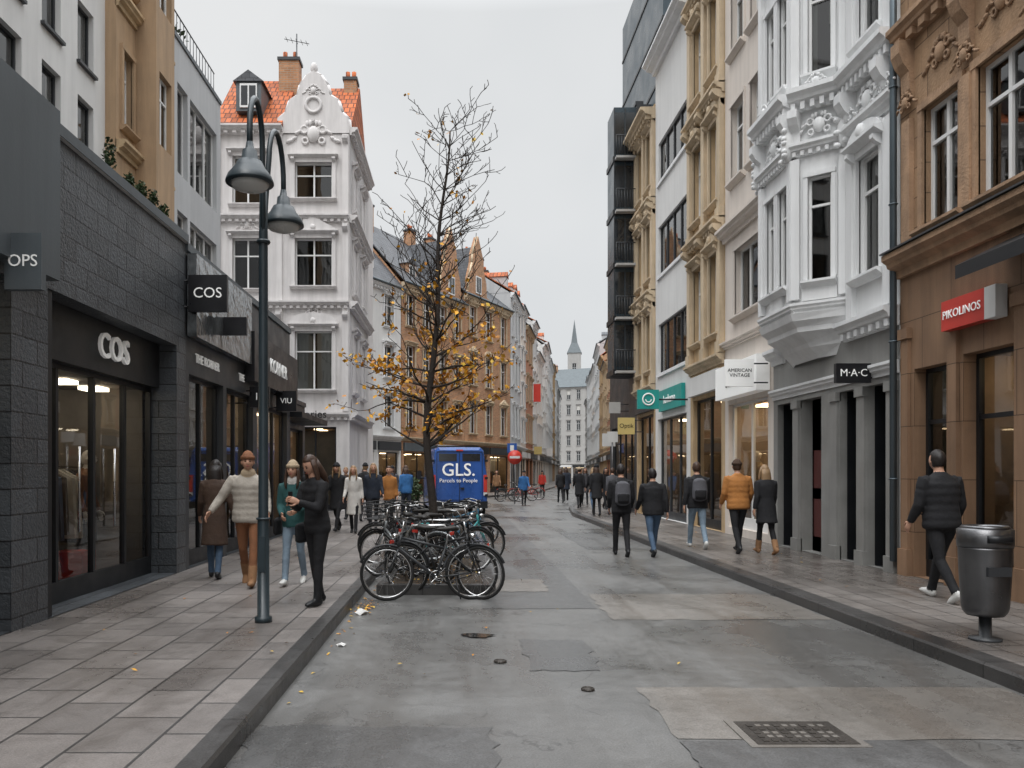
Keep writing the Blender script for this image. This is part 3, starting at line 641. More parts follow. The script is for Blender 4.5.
for i,(p0,p1) in enumerate(FA):
    s=b.sub(p0,p1,-1); l=s.L
    w=[(l*.5-.19,l*.5+.19,4.85,6.62),(l*.5-.19,l*.5+.19,8.35,10.1)] if i!=1 else [(.2,.62,4.85,6.62),(.78,1.2,4.85,6.62),(.2,.62,8.35,10.1),(.78,1.2,8.35,10.1)]
    s.wall(0,l,4.3,15,w,WHITE,dep=.14)
    for o in w: s.win(*o,mull=0,tr=.72,dep=.1,curt=.8,t=.04); s.surround(*o,WHITE,w=.07,pr=.05,sill=True)
    for (v,pr,h,dn) in ((4.3,.1,.2,0),(7.0,.16,.22,.12),(7.75,.3,.36,.14),(10.7,.2,.25,.12),(11.4,.38,.4,.14)): s.cornice(-.04,l+.04,v,pr,h,WHITE,dent=dn)
    for uu in (.04,l-.04):
        s.p('trim').box(uu-.07,uu+.07,-.02,.09,4.55,6.95,WHITE); s.p('trim').box(uu-.07,uu+.07,-.02,.09,8.2,10.6,WHITE)
        s.bracket(uu,7.75,.16,.6,.26,WHITE); s.bracket(uu,11.4,.16,.6,.3,WHITE)
    s.cart(l*.5,7.46,.5,WHITE,.05); s.cart(l*.5,8.12,.3,WHITE,.25); s.cart(l*.5,11.1,.5,WHITE,.05)
    for uu in (.16,l-.16):
        s.p('trim').box(uu-.015,uu+.015,-.01,.025,4.9,6.6,WHITE)
    s.p('trim').box(l*.5-.28,l*.5+.28,-.01,.05,4.52,4.74,WHITE)
    s.p('ornament').ell((.02,.1,7.25),(.11,.12,.3),WHITE)
    for k in range(8): s.p('ornament').ell((.02+.09*math.cos(k*2.1),.18,6.98+k*.07),(.06,.05,.05),WHITE,8,6)
cb=b.p('bay_corbel'); ring=[(13.15,-.02),(13.75,.65),(15.15,.65),(15.75,-.02)]
lev=[(1.12,4.32),(1.05,4.2),(.9,4.1),(.88,4.02),(.55,3.85),(.5,3.78),(.2,3.6)]
for (s0,z0),(s1,z1) in zip(lev,lev[1:]):
    for p,q in zip(ring,ring[1:]):
        c=14.45; f=lambda p,s,z:(c+(p[0]-c)*(.6+.4*s),p[1]*s,z)
        cb.quad(f(p,s0,z0),f(q,s0,z0),f(q,s1,z1),f(p,s1,z1),WHITE)
cb.add([(13.1,-.02,4.31),(13.7,.7,4.31),(15.2,.7,4.31),(15.8,-.02,4.31)],[(0,1,2,3)],WHITE)
for v in (7.75,11.4): b.cornice(11.62,13.2,v,.3,.36,WHITE,dent=.14); b.cornice(11.62,13.2,v-.75,.18,.22,WHITE)
for u in (11.85,12.99): 
    for v in (7.75,11.4): b.bracket(u,v,.2,.7,.28,WHITE); b.cart(u,v-.35,.36,WHITE,.1)
    b.p('trim').box(u-.1,u+.1,-.02,.08,4.1,6.9,WHITE); b.p('trim').box(u-.1,u+.1,-.02,.08,8.15,10.6,WHITE)
b.cart(12.45,7.42,.6,WHITE,.03)
b.p('downpipe').tube((11.61,.1,.3),(11.61,.1,15),.05,PIPE)
for z in (1.5,3.5,5.5,7.2,9): b.p('downpipe').torus((11.61,.1,z),.055,.012,PIPE,'z',12,5)
b.body(11.62,16.3,15,9,WHITE,v0=.12); b.done()
blade('shop_blade_sign',5.8,6.34,12.35,2.98,3.28,SIGNB,'M·A·C',.16)

b=Bld('beige_plaster_building',(RX,0),(RX,1),-1)
ops=[(16.7,18.6,5.2,6.75),(16.75,17.6,8.4,10.2),(18.0,18.85,8.4,10.2),(16.75,17.6,11.4,13.2),(18.0,18.85,11.4,13.2)]
b.wall(16.32,19.3,.12,15.5,ops+[(16.6,19.05,.3,3.2)],CREAM)
for i,o in enumerate(ops): b.win(*o,mull=2 if i==0 else 1,tr=.7 if i else None,curt=.5)
for o in ops: b.surround(*o,CREAM,w=.08,pr=.03)
b.cornice(16.32,19.3,7.1,.26,.3,CREAM,dent=0); b.cornice(16.32,19.3,4.55,.15,.15,CREAM); b.cornice(16.32,19.3,15.1,.5,.4,CREAM,dent=.3)
b.shop(16.6,19.05,.3,3.2,fm=WFRAME,mull=2,lamp=LIGHTW,wallm=ROOMW,ls=1.8); b.p('lit_fascia').box(16.45,19.1,.02,.3,3.3,4.05,SIGNW)
b.body(16.32,19.3,15.5,9,CREAM,v0=.12); b.done()
blade('shop_blade_sign',5.4,5.98,16.3,3.35,3.9,SIGNW,'AMERICAN\nVINTAGE',.1,TXTB)
text('Sandro',(RX-.31,17.8,3.66),.4,YM,ZP,TXTB,.005,b.e)
rowb('ornate_stone_building',(RX,19.32),(RX,22.2),-1,17.5,4,2,YSTONE,YSTONE2,gh=4.4,roof='flat',ped='alt',pil=True,orn=True,fascia=OFFW,cor=.5,ww=.8)
b=Bld('white_plain_building',(RX,0),(RX,1),-1)
ops=[(22.6,25.8,v,v+h) for v,h in ((4.75,1.6),(7.9,1.6),(10.9,1.3))]
b.wall(22.22,26.2,.12,14.9,ops+[(22.6,25.9,.12,3.3)],OFFW)
for o in ops: b.win(*o,fm=DGREY,mull=3,tr=None,curt=.3,dep=.12); b.p('trim').box(o[0]-.08,o[1]+.08,-.02,.06,o[2]-.1,o[2],WHITE)
b.shop(22.6,25.9,.12,3.3,fm=DGREY,mull=3,lamp=LIGHTC,ls=1.3); b.p('teal_fascia').box(22.7,25.3,.01,.12,3.5,4.15,TEAL)
b.cornice(22.22,26.2,14.6,.45,.35,WHITE); b.body(22.22,26.2,14.9,9,OFFW,v0=.12)
b.done(); text('hunkemo',(RX-.135,24,3.82),.36,YM,ZP,TXTW,.005,b.e)
e=empty('round_shop_sign',(5.3,22.5,3.6)); mb=MB(); iv=Matrix.Translation(e.location).inverted(); mb.box(4.98,5.58,22.44,22.56,3.38,3.92,TEAL); mb.torus((5.28,22.43,3.65),.16,.02,TXTW,'y'); mb.torus((5.28,22.43,3.65),.08,.015,TXTW,'y',14,5,math.pi,2*math.pi); mb.tube((5.5,22.5,3.65),(6.4,22.5,3.65),.025,BLACK); mb.done('panel',e,iv)
rowb('ornate_yellow_building',(RX,26.22),(RX,29),-1,13.6,3,2,YSTONE,YSTONE2,gh=4.4,roof='flat',ped='tri',pil=True,orn=True,cor=.5,ww=.8)
b=Bld('dark_glass_building',(RX,0),(RX,1),-1)
b.wall(29.02,34.2,.12,15,[(29.4,33.8,.12,3.4)],DGREY); b.shop(29.4,33.8,.12,3.4,mull=4,lamp=LIGHTC)
t=b.p('glazed_bay'); t.box(29.05,30.3,.0,.82,5.2,14.9,BLUEGL)
for k in range(5):
    v=5.2+k*1.94; t.box(29.0,30.35,.0,.86,v-.05,v+.14,BLACK)
    for q in (0,.4,.8): t.box(29.02,29.05,.0+q,.03+q,v+.14,v+1.9,DGREY)
    t.box(29.035,29.048,.06,.38,v+.25,v+1.75,DARKG); t.box(29.035,29.048,.45,.78,v+.25,v+1.75,DARKG)
    bl=b.p('balconies'); bl.box(28.7,29.0,.1,.8,v-.02,v+.06,PALE)
    for q in range(8): bl.tube((28.72,.1+q*.1,v+.06),(28.72,.1+q*.1,v+.8),.012,DGREY,4)
    bl.tube((28.72,.1,v+.8),(28.72,.8,v+.8),.02,DGREY,4)
b.body(29.02,34.2,15,9,DGREY,v0=.12)
b.p('attic').box(27.2,34,-9,-.5,13.5,20.5,BLUEGL)
for k in range(3): b.p('attic').box(27.17,34,-8.9,-.47,15.2+k*1.9,15.3+k*1.9,BLACK)
for k in range(5): b.p('attic').box(27.16,27.2,-8.5+k*1.8,-8.4+k*1.8,13.6,20.4,DGREY)
b.done()
rowalong((7.2,34.3),(12.2,58.5),-1,4,10,12,'townhouse'); rowalong((12.2,58.6),(17.4,100),-1,5,12.5,16,'townhouse'); rowalong((17.4,100.1),(25.8,165),-1,5,15,19,'townhouse',[(PALE,PALE),(OFFW,WHITE),(CREAM,WHITE),(LGREY,WHITE)])
rowb('street_end_building',(19,205),(40,195),1,23,5,9,PALE,PALE,rm=PSLATE,rh=5,lite=True)
b=Bld('church_tower',(30.8,230),(34.6,229.4),1); b.wall(0,3.8,0,36,[(1.3,2.5,29,33)],PALE); b.win(1.3,2.5,29,33,lite=True); b.body(0,3.8,36,3.8,PALE,v0=0)
b.p('spire').add([(-.2,.2,36),(4,.2,36),(4,-4,36),(-.2,-4,36),(1,-1,39),(2.8,-1,39),(2.8,-2.8,39),(1,-2.8,39),(1.9,-1.9,46)],[(0,1,5,4),(1,2,6,5),(2,3,7,6),(3,0,4,7),(4,5,8),(5,6,8),(6,7,8),(7,4,8)],PSLATE); b.done()

# ------------------------------------------------------------ plants
def leafblob(mb,c,r,n,mat,s=.05):
    for i in range(n):
        d=V((R.gauss(0,1),R.gauss(0,1),R.gauss(0,1))).normalized()*R.uniform(.4,1); p=V(c)+V((d.x*r[0],d.y*r[1],d.z*r[2]))
        a=V((R.uniform(-1,1),R.uniform(-1,1),R.uniform(-1,1))).normalized(); bb=a.cross(V((R.uniform(-1,1),R.uniform(-1,1),R.uniform(-1,1)))).normalized(); q=s*R.uniform(.6,1.3)
        mb.add([p-a*q,p+bb*q*.5,p+a*q,p-bb*q*.5],[(0,1,2,3)],mat)
GREEN=pmat('green_leaves',(.035,.06,.02),.6,.5,3,0,streak=0); 
for k,(y,hh) in enumerate([(9.75,.34),(10.3,.16),(10.7,.2),(11.1,.22),(11.5,.16)]):
    mb=MB(); mb.loft([(-4.3,y,5.15),(-4.3,y,5.26)],[.07,.09],DGREY,10); leafblob(mb,(-4.3,y,5.26+hh*.6),(.08,.08,hh*.75),200,GREEN,.03); mb.done('potted_plant')
mb=MB(); leafblob(mb,(8.3,21.5,15.8),(1.2,1,1.2),700,GREEN,.12); leafblob(mb,(-8.5,22,13.8),(.8,1.6,.5),400,GREEN,.1); mb.done('roof_plants')
mb=MB(); mb.loft([(-1.7,27,.12),(-1.7,27,.5)],[.25,.32],DGREY,14); leafblob(mb,(-1.7,27,.95),(.42,.42,.5),900,GREEN,.06); mb.done('potted_shrub')

# ------------------------------------------------------------ tree
BARK=pmat('bark',(.04,.032,.027),.9,.3,10,.6,30,streak=.1)
LV=[pmat('leaf_a',(.62,.31,.025),.6,.3,6,0,streak=0),pmat('leaf_b',(.50,.20,.015),.6,.3,6,0,streak=0),pmat('leaf_c',(.66,.43,.06),.6,.3,6,0,streak=0),pmat('leaf_d',(.24,.11,.02),.6,.3,6,0,streak=0)]
te=empty('street_tree',(-.45,12.4,0)); tb=MB(); tl=MB(); iv=Matrix.Translation(te.location).inverted(); RT=random.Random(8); RLF=random.Random(21)
def leaf(p,s):
    r=RLF; a=V((r.uniform(-1,1),r.uniform(-1,1),r.uniform(-1,.2))).normalized(); w=a.cross(V((r.uniform(-1,1),r.uniform(-1,1),r.uniform(-1,1)))).normalized(); n=a.cross(w)
    m=LV[min(3,int(abs(r.gauss(0,1.3))))]
    tl.add([p,p+a*s*.5+w*s*.4,p+a*s*1.1+n*s*.15,p+a*s*.5-w*s*.4],[(0,1,2,3)],m)
def grow(p,d,l,r,dep,curve=.13):
    n=max(3,int(l/.16)); pts=[p]; rs=[r]; q=p.copy(); dd=d.copy(); kids=[]
    for i in range(n):
        dd=(dd+V((RT.gauss(0,curve),RT.gauss(0,curve),RT.gauss(0,curve)+.04))).normalized(); q=q+dd*l/n; pts.append(q.copy()); rs.append(max(.0046,r*(1-.8*(i+1)/n)))
        kids.append((q.copy(),dd.copy(),rs[-1],(i+1)/n))
    tb.loft(pts,rs,BARK,4 if dep>1 else 7)
    return kids
def sub(kids,l,dep,prob):
    for (q,dd,r,t) in kids:
        clump=.5+.5*math.sin(q.x*5.1+1.3)*math.sin(q.z*4.3+q.y*3.1)
        dens=(.55 if q.z<3.4 else (.4 if q.z<3.9 else (.12 if q.z<4.6 else .01)))*(.25+1.3*clump)
        if dep>=2:
            for _ in range(4):
                if q.z>2.0 and RLF.random()<.62*dens: leaf(q+V((RLF.gauss(0,.05),RLF.gauss(0,.05),RLF.gauss(0,.05))),RLF.uniform(.05,.095))
        if dep<3 and RT.random()<prob:
            ax=V((RT.gauss(0,1),RT.gauss(0,1),RT.uniform(.0,.7))).normalized(); nd_=(dd*.6+ax*.8).normalized(); ll=l*RT.uniform(.55,1)*(1-.35*t)
            sub(grow(q,nd_,ll,max(.0052,r*.6),dep+1),ll*.6,dep+1,.8)
pts=[];rs=[]
for i in range(30):
    z=.1+i*.235; x=-.45+.05*math.sin(i*.5)-.04*math.sin(i*.21)+(.016*max(0,i-15)); pts.append(V((x,12.4+.03*math.sin(i*.7),z))); rs.append(.068*(1-i/31)+.008)
tb.loft(pts,rs,BARK,9)
for i in range(8,30):
    for _ in range(4 if i<18 else 4):
        a=RT.uniform(0,2*math.pi); up=RT.uniform(.1,.6) if i<14 else RT.uniform(.4,1.0); l=(1.5 if i<17 else 1.5-.06*(i-18))*RT.uniform(.5,1)
        d=V((math.cos(a)+.1,math.sin(a)*.9,up)).normalized(); sub(grow(pts[i],d,l,rs[i]*.4,1,.15),l*.5,1,.58 if i<18 else .85)
tb.done('trunk_and_branches',te,iv); tl.done('leaves',te,iv); print('leaves',len(tl.f),'branches',len(tb.f))
pl=empty('planter_bed',(-.3,11.8,0)); mb=MB(); iv=Matrix.Translation(pl.location).inverted()
for x0,x1,y0,y1 in ((-1.1,.45,10.35,10.5),(-1.1,.45,13.9,14.05),(-1.1,-.95,10.5,13.9),(.3,.45,10.5,13.9)): mb.box(x0,x1,y0,y1,0,.13,KERB)
mb.box(-.95,.3,10.5,13.9,0,.09,SOIL); mb.done('kerb_frame',pl,iv)
fl=MB(); RL=random.Random(3)
def gleaf(x,y,z):
    s=RL.uniform(.014,.03); g=RL.uniform(0,6.28); a=V((math.cos(g),math.sin(g),RL.uniform(0,.4)))*s; c=V((-math.sin(g),math.cos(g),RL.uniform(0,.3)))*s*.6; p=V((x,y,z+.006))
    fl.add([p-a,p+c,p+a,p-c+V((0,0,.008))],[(0,1,2,3)],RL.choice(LV))
for _ in range(160): gleaf(RL.uniform(-.95,.3),RL.uniform(10.5,13.9),.092)
for _ in range(40): gleaf(-1.22+abs(RL.gauss(0,.07)),RL.uniform(5,16),.002)
for _ in range(22): gleaf(RL.uniform(-4,-1.5),RL.uniform(5,16),.128)
for _ in range(16): gleaf(RL.gauss(.3,1.4),RL.uniform(6,18),.013)
for _ in range(12): gleaf(RL.uniform(4.3,6.3),RL.uniform(6,20),.128)
for _ in range(45): gleaf(RL.gauss(-1.12,.08),RL.gauss(9.3,.25),.013)
fl.done('fallen_leaves')
mb=MB(); mb.loft([(-1.16,8.9,.01),(-1.12,8.95,.04),(-1.06,9.0,.015)],[(.04,.01),(.06,.03),(.03,.01)],OFFW,7,smooth=False); mb.loft([(-1.14,7.3,.01),(-1.1,7.32,.02),(-1.06,7.3,.012)],[(.02,.01),(.035,.015),(.02,.01)],OFFW,6,smooth=False); mb.done('crumpled_paper')

# ------------------------------------------------------------ street lamp
le=empty('street_lamp',(-1.95,7.86,.12)); mb=MB(); DIF=pmat('lamp_diffuser',(.5,.5,.48),.3,.05,3,0,streak=0)
mb.loft([(0,0,0),(0,0,.05),(0,0,.06),(0,0,1.0),(0,0,1.05),(0,0,3.8),(0,0,4.4)],[.085,.085,.06,.058,.05,.044,.036],LAMPM,14)
mb.box(-.03,.03,-.064,-.05,.5,.85,LAMPM)
for sg,xo in ((-1,.03),(1,.06)):
    pts=[(0,0,3.7),(xo*.2,sg*.05,4.2)]+[(xo*.5+xo*.5*(i/10),sg*(.1+.26*(1-math.cos(math.pi*i/10))),4.6+.38*math.sin(math.pi*i/10)) for i in range(11)]+[(xo,sg*.62,4.42)]
    mb.loft(pts,[.028]*len(pts),LAMPM,8)
    c=(xo,sg*.62)
    mb.loft([(c[0],c[1],z) for z in (4.48,4.42,4.40,4.31,4.30,4.24,4.17,4.12,4.10)],[.03,.04,.065,.075,.11,.14,.195,.215,.215],LAMPM,24)
    mb.loft([(c[0],c[1],4.11),(c[0],c[1],4.06),(c[0],c[1],4.03)],[.18,.15,.06],DIF,20)
mb.torus((0,0,3.75),.05,.02,LAMPM,'z'); mb.torus((0,0,1.02),.06,.012,LAMPM,'z'); mb.done('post_and_heads',le)

# ------------------------------------------------------------ litter bin
e=empty('litter_bin',(4.62,7.02,.12)); mb=MB()
mb.loft([(0,0,0),(0,0,.02),(0,0,.03),(0,0,.3)],[.13,.13,.05,.05],DGREY,14)
mb.loft([(0,0,.22),(0,0,.26),(0,0,.3),(0,0,.55),(0,0,.8),(0,0,.82)],[(.15,.14),(.18,.16),(.19,.17),(.205,.18),(.215,.19),(.218,.192)],STEEL,28)
mb.loft([(0,0,.822),(0,0,.86),(0,0,.975),(0,0,.99)],[(.222,.195),(.226,.2),(.226,.2),(.2,.17)],STEEL,28)
mb.ell((0,-.05,.975),(.15,.09,.03),BLACK,20,8); mb.torus((0,0,.99),.17,.022,STEEL,'z',24,6)
mb.loft([(-.1,-.185,.9),(.1,-.185,.9)],[.035,.035],BLACK,10,side=(0,1,0))
mb.box(-.1,.1,-.196,-.17,.58,.66,DGREY); mb.done('body',e)

# ------------------------------------------------------------ bicycles
SAD=pmat('saddle_leather',(.02,.018,.016),.5,.1,5,0,50,streak=0)
def bike(x,y,rot,fc=BLACK,z=0,lean=.06,basket=False,step=False,name='bicycle'):
    e=empty(name,(x,y,z),rot); e.rotation_euler=(lean,0,rot); mb=MB(); W=.335
    for hx in (-.52,.54):
        mb.torus((hx,0,W),.32,.019,RUBBER,'y',30,6); mb.torus((hx,0,W),.296,.011,CHROME,'y',30,5); mb.tube((hx,-.045,W),(hx,.045,W),.022,CHROME,8)
        for k in range(16):
            g=k*math.pi/8; mb.tube((hx,.02*(-1)**k,W),(hx+.29*math.cos(g),0,W+.29*math.sin(g)),.0018,CHROME,3)
        mb.torus((hx,0,W),.355,.017,fc if hx<0 else BLACK,'y',16,5,.25 if hx<0 else .4,2.7)
    bb=V((-.07,0,.28)); st=V((-.2,0,.68)); ht=V((.36,0,.82)); hb=V((.40,0,.66))
    mb.tube(bb,st,.016,fc); mb.tube(hb,ht,.018,fc); mb.tube(bb,hb,.018,fc)
    if step: mb.loft([V((-.12,0,.42)),V((.05,0,.40)),V((.25,0,.55)),hb+V((-.01,0,.06))],[.015]*4,fc,8)
    else: mb.tube(V((-.19,0,.64)),ht-V((0,0,.04)),.015,fc)
    for s in (-1,1):
        mb.tube(bb+V((0,.02*s,0)),(-.52,.05*s,W),.009,fc,6); mb.tube(st+V((.01,.015*s,-.04)),(-.52,.05*s,W),.008,fc,6)
        mb.loft([hb+V((0,.04*s,-.02)),V((.45,.045*s,.52)),V((.54,.045*s,W))],[.013,.012,.008],fc,6)
    mb.tube(st,(-.225,0,.86),.012,CHROME); mb.tube(ht,(.33,0,.98),.013,CHROME)
    mb.loft([(-.36,0,.88),(-.30,0,.895),(-.2,0,.885),(-.1,0,.885),(-.06,0,.88)],[(.05,.02),(.085,.035),(.06,.03),(.025,.02),(.015,.012)],SAD,10,side=(0,1,0))
    mb.loft([(.2,-.29,1.0),(.3,-.24,1.02),(.37,-.1,1.0),(.36,0,.98),(.37,.1,1.0),(.3,.24,1.02),(.2,.29,1.0)],[.011]*7,CHROME,7,side=(0,0,1))
    for s in (-1,1): mb.tube((.28,.25*s,1.018),(.16,.30*s,.995),.017,BLACK,7)
    mb.torus(bb+V((0,.04,0)),.085,.006,CHROME,'y',18,4); mb.tube(bb+V((0,-.06,0)),bb+V((0,.06,0)),.02,CHROME)
    mb.tube(bb+V((0,.06,0)),bb+V((.12,.07,-.11)),.008,CHROME,5); mb.tube(bb+V((0,-.06,0)),bb+V((-.12,-.07,.11)),.008,CHROME,5)
    mb.box(bb.x+.08,bb.x+.16,.075,.15,bb.z-.125,bb.z-.1,BLACK); mb.box(bb.x-.16,bb.x-.08,-.15,-.075,bb.z+.1,bb.z+.125,BLACK)
    mb.tube((-.07,.045,.36),(-.52,.045,W+.035),.006,BLACK,5); mb.tube((-.07,.045,.2),(-.52,.045,W-.035),.006,BLACK,5)
    for s in (-1,1): mb.tube((-.22,.05*s,.72),(-.72,.06*s,.72),.007,BLACK,5); mb.tube((-.62,.06*s,.72),(-.52,.055*s,W),.006,BLACK,5)
    for k in range(4): mb.tube((-.35-.1*k,-.055,.72),(-.35-.1*k,.055,.72),.006,BLACK,5)
    mb.ell((.44,0,.8),(.05,.035,.035),CHROME,8,6); mb.box(-.74,-.72,-.04,.04,.66,.7,RED)
    mb.tube((-.3,.06,.3),(-.36,.2,.02),.009,BLACK,5)
    mb.loft([(.36,.03,.97),(.45,.05,.9),(.42,.03,.75),(.40,.02,.6)],[.004]*4,BLACK,4)
    if basket:
        for k in range(5):
            zz=.86+k*.055; rx=.13+.01*k
            mb.loft([(.5-rx,-.17,zz),(.5+rx,-.17,zz),(.5+rx,.17,zz),(.5-rx,.17,zz),(.5-rx,-.17,zz)],[.006]*5,BLACK,4,side=(0,0,1))
        for k in range(10):
            yy=-.17+.34*k/9
            for sx in (-1,1): mb.tube((.5+sx*.13,yy,.86),(.5+sx*.17,yy,1.08),.004,BLACK,3)
        mb.box(.38,.62,-.16,.16,.855,.865,BLACK)
    mb.done('frame_and_wheels',e); return e
BLUEB=pmat('blue_bike_paint',(.03,.12,.2),.3,.05,3,0,streak=0); REDB=pmat('red_bike_paint',(.45,.03,.02),.3,.05,3,0,streak=0); GRB=pmat('silver_bike_paint',(.3,.32,.33),.3,.05,3,0,streak=0,metal=.5); TEALB=pmat('turquoise_paint',(.06,.35,.36),.3,.05,3,0,streak=0)
bike(-.38,9.95,.1+math.pi,DGREY,lean=.08); bike(-.24,10.22,-.45,BLACK,lean=.05); bike(-.72,11.2,2.6,GRB,z=.09,step=True,lean=-.08,basket=True)
bike(-.25,11.7,.55,BLACK,z=.09,lean=.05); bike(-.1,12.9,.35,TEALB,z=.09,lean=.08,step=True); bike(-.85,12.8,2.9,BLACK,z=.09); bike(-.2,14.8,.3,BLUEB,lean=-.05,step=True); bike(-.7,15.6,2.8,DGREY,lean=.06); bike(.0,16.8,.4,BLUEB); bike(-.95,11.9,1.9,DGREY,z=.09,lean=.1)
bike(-.5,13.5,.8,BLACK,z=.09,lean=-.07); bike(-.85,14.2,2.3,DGREY,lean=.1,basket=True)
bike(3.4,44,.2,REDB); bike(4.0,46,2.9,REDB); bike(2.6,43,.4,BLACK)
for (x,y) in ((-.45,11.0),(-.3,12.2),(-.3,15.2)):
    mb=MB(); z=.05; mb.loft([(x-.3,y,z-.05),(x-.3,y,.75),(x-.22,y,.86),(x+.22,y,.86),(x+.3,y,.75),(x+.3,y,z-.05)],[.022]*6,CHROME,8,side=(0,1,0)); mb.done('bike_rack')

# ------------------------------------------------------------ van
VB=pmat('van_blue_paint',(.018,.085,.33),.3,.14,1.5,.02,6,streak=.12,spec=.5,coat=.4)
e=empty('delivery_van',(-.05,27.7,0)); mb=MB(Matrix.Translation((-.05,27.7,0))); iv=Matrix.Translation(e.location).inverted()
hw=.98
def vsec(y,z0,z1,wt,wb): 
    return [( -wb,y,z0),(-wb,y,z0+.5),(-hw if wt>.8 else -wb,y,z0+1.0),(-wt,y,z1-.12),(-wt+.12,y,z1),(wt-.12,y,z1),(wt,y,z1-.12),(hw if wt>.8 else wb,y,z0+1.0),(wb,y,z0+.5),(wb,y,z0)]
secs=[vsec(0,.44,2.36,.80,.95),vsec(.05,.36,2.44,.84,.975),vsec(.12,.34,2.46,.86,.98),vsec(3.6,.34,2.48,.86,.98),vsec(4.3,.34,2.3,.82,.98),vsec(5.0,.36,1.55,.82,.96),vsec(5.7,.38,1.15,.8,.92),vsec(5.8,.42,1.0,.76,.88)]
vs=[p for s in secs for p in s]; n=10; fs=[tuple(range(n))]+[(k*n+i,k*n+(i+1)%n,(k+1)*n+(i+1)%n,(k+1)*n+i) for k in range(len(secs)-1) for i in range(n)]+[tuple((len(secs)-1)*n+i for i in range(n))[::-1]]
mb.add(vs,fs,VB)
mb.box(-.97,.97,-.12,.04,.34,.58,BLACK); mb.box(-.009,.009,-.012,.0,.6,2.32,BLACK); mb.box(-.8,.8,-.01,.01,2.29,2.315,BLACK); mb.box(-.84,.84,-.01,.01,.62,.635,BLACK)
mb.box(-.72,-.1,-.016,.0,1.98,2.24,DARKG); mb.box(.1,.72,-.016,.0,1.98,2.24,DARKG)
for s in (-1,1):
    mb.box(s*.96,s*.84,-.035,.03,.9,1.5,RED); mb.box(s*.96,s*.84,-.037,.03,.78,.89,OFFW); mb.box(s*.8,s*.785,-.012,0,.62,2.3,BLACK)
    for zz in (.75,1.35,1.95): mb.box(s*.985,s*.88,-.05,.04,zz,zz+.08,BLACK)
    for yy in (.95,4.6):
        mb.loft([(s*.78,yy,.34),(s*.99,yy,.34)],[.34,.34],RUBBER,20,side=(0,1,0)); mb.loft([(s*.95,yy,.34),(s*1.0,yy,.34)],[.19,.19],CHROME,14,side=(0,1,0))
    mb.tube((s*.95,4.4,1.35),(s*1.15,4.4,1.4),.03,BLACK); mb.box(s*1.08,s*1.25,4.38,4.5,1.3,1.65,BLACK); mb.box(s*.984,s*.99,3.5,4.3,1.4,1.95,DARKG)
    mb.box(s*.983,s*.99,.3,3.3,.62,.72,BLACK)
mb.box(-.26,.26,-.135,-.11,.4,.51,OFFW); mb.box(.03,.16,-.05,0,1.0,1.06,BLACK); mb.box(-.12,.12,-.03,0,2.33,2.38,RED)
mb.add([(-.76,4.36,2.22),(.76,4.36,2.22),(.78,5.0,1.56),(-.78,5.0,1.56)],[(0,1,2,3)],DARKG)
for y in (1.0,2.8): mb.box(-.8,.8,y,y+.05,2.5,2.55,BLACK)
mb.done('body',e,iv)
text('GLS.',(-.09,27.67,1.66),.62,XP,ZP,TXTW,.004,e,bold=.006); text('Parcels to People',(-.09,27.67,1.3),.19,XP,ZP,TXTW,.004,e)
text('GLS.',(.95,29.5,1.75),.8,YP,ZP,TXTW,.004,e)
e.rotation_euler=(0,0,math.radians(6))

# ------------------------------------------------------------ traffic signs
def sign(x,y,z0,h,kind,r=.32):
    e=empty('traffic_sign',(x,y,z0)); mb=MB(); mb.tube((0,0,0),(0,0,h),.03,STEEL)
    if kind=='noentry':
        mb.loft([(0,-.04,h-r),(0,-.055,h-r)],[r,r],RED,24); mb.box(-r*.7,r*.7,-.062,-.056,h-r-.06,h-r+.06,OFFW)
    elif kind=='blue':
        mb.box(-r,r,-.055,-.04,h-2*r,h,VB); mb.box(-r*.4,r*.4,-.06,-.056,h-1.6*r,h-.4*r,OFFW)
    else: mb.box(-r,r,-.055,-.04,h-2*r,h,kind)
    mb.done('post_and_plate',e)
sign(2.7,40,0,2.7,'noentry',.36); sign(3.2,50,0,3.4,'blue',.3); sign(5.7,30,.12,3.0,OFFW,.2)
for (x0,x1,y,z0,z1,m,tx) in ((5.2,5.75,26.4,2.85,3.4,YEL,'Optik'),(5.3,5.7,28.5,3.7,4.1,PALE,''),(5.5,6.0,31,2.6,3.1,OFFW,'')): blade('shop_blade_sign',x0,x1,y,z0,z1,m,tx,.2,TXTB)
for (x0,x1,y,z0,z1,m) in ((6.1,6.7,67,7.5,9.0,RED),(6.6,7.3,72,3.2,3.9,YEL),(8.6,9.2,80,3.2,4.0,OFFW)): blade('shop_blade_sign',x0,x1,y,z0,z1,m,'',.2,post=x0)

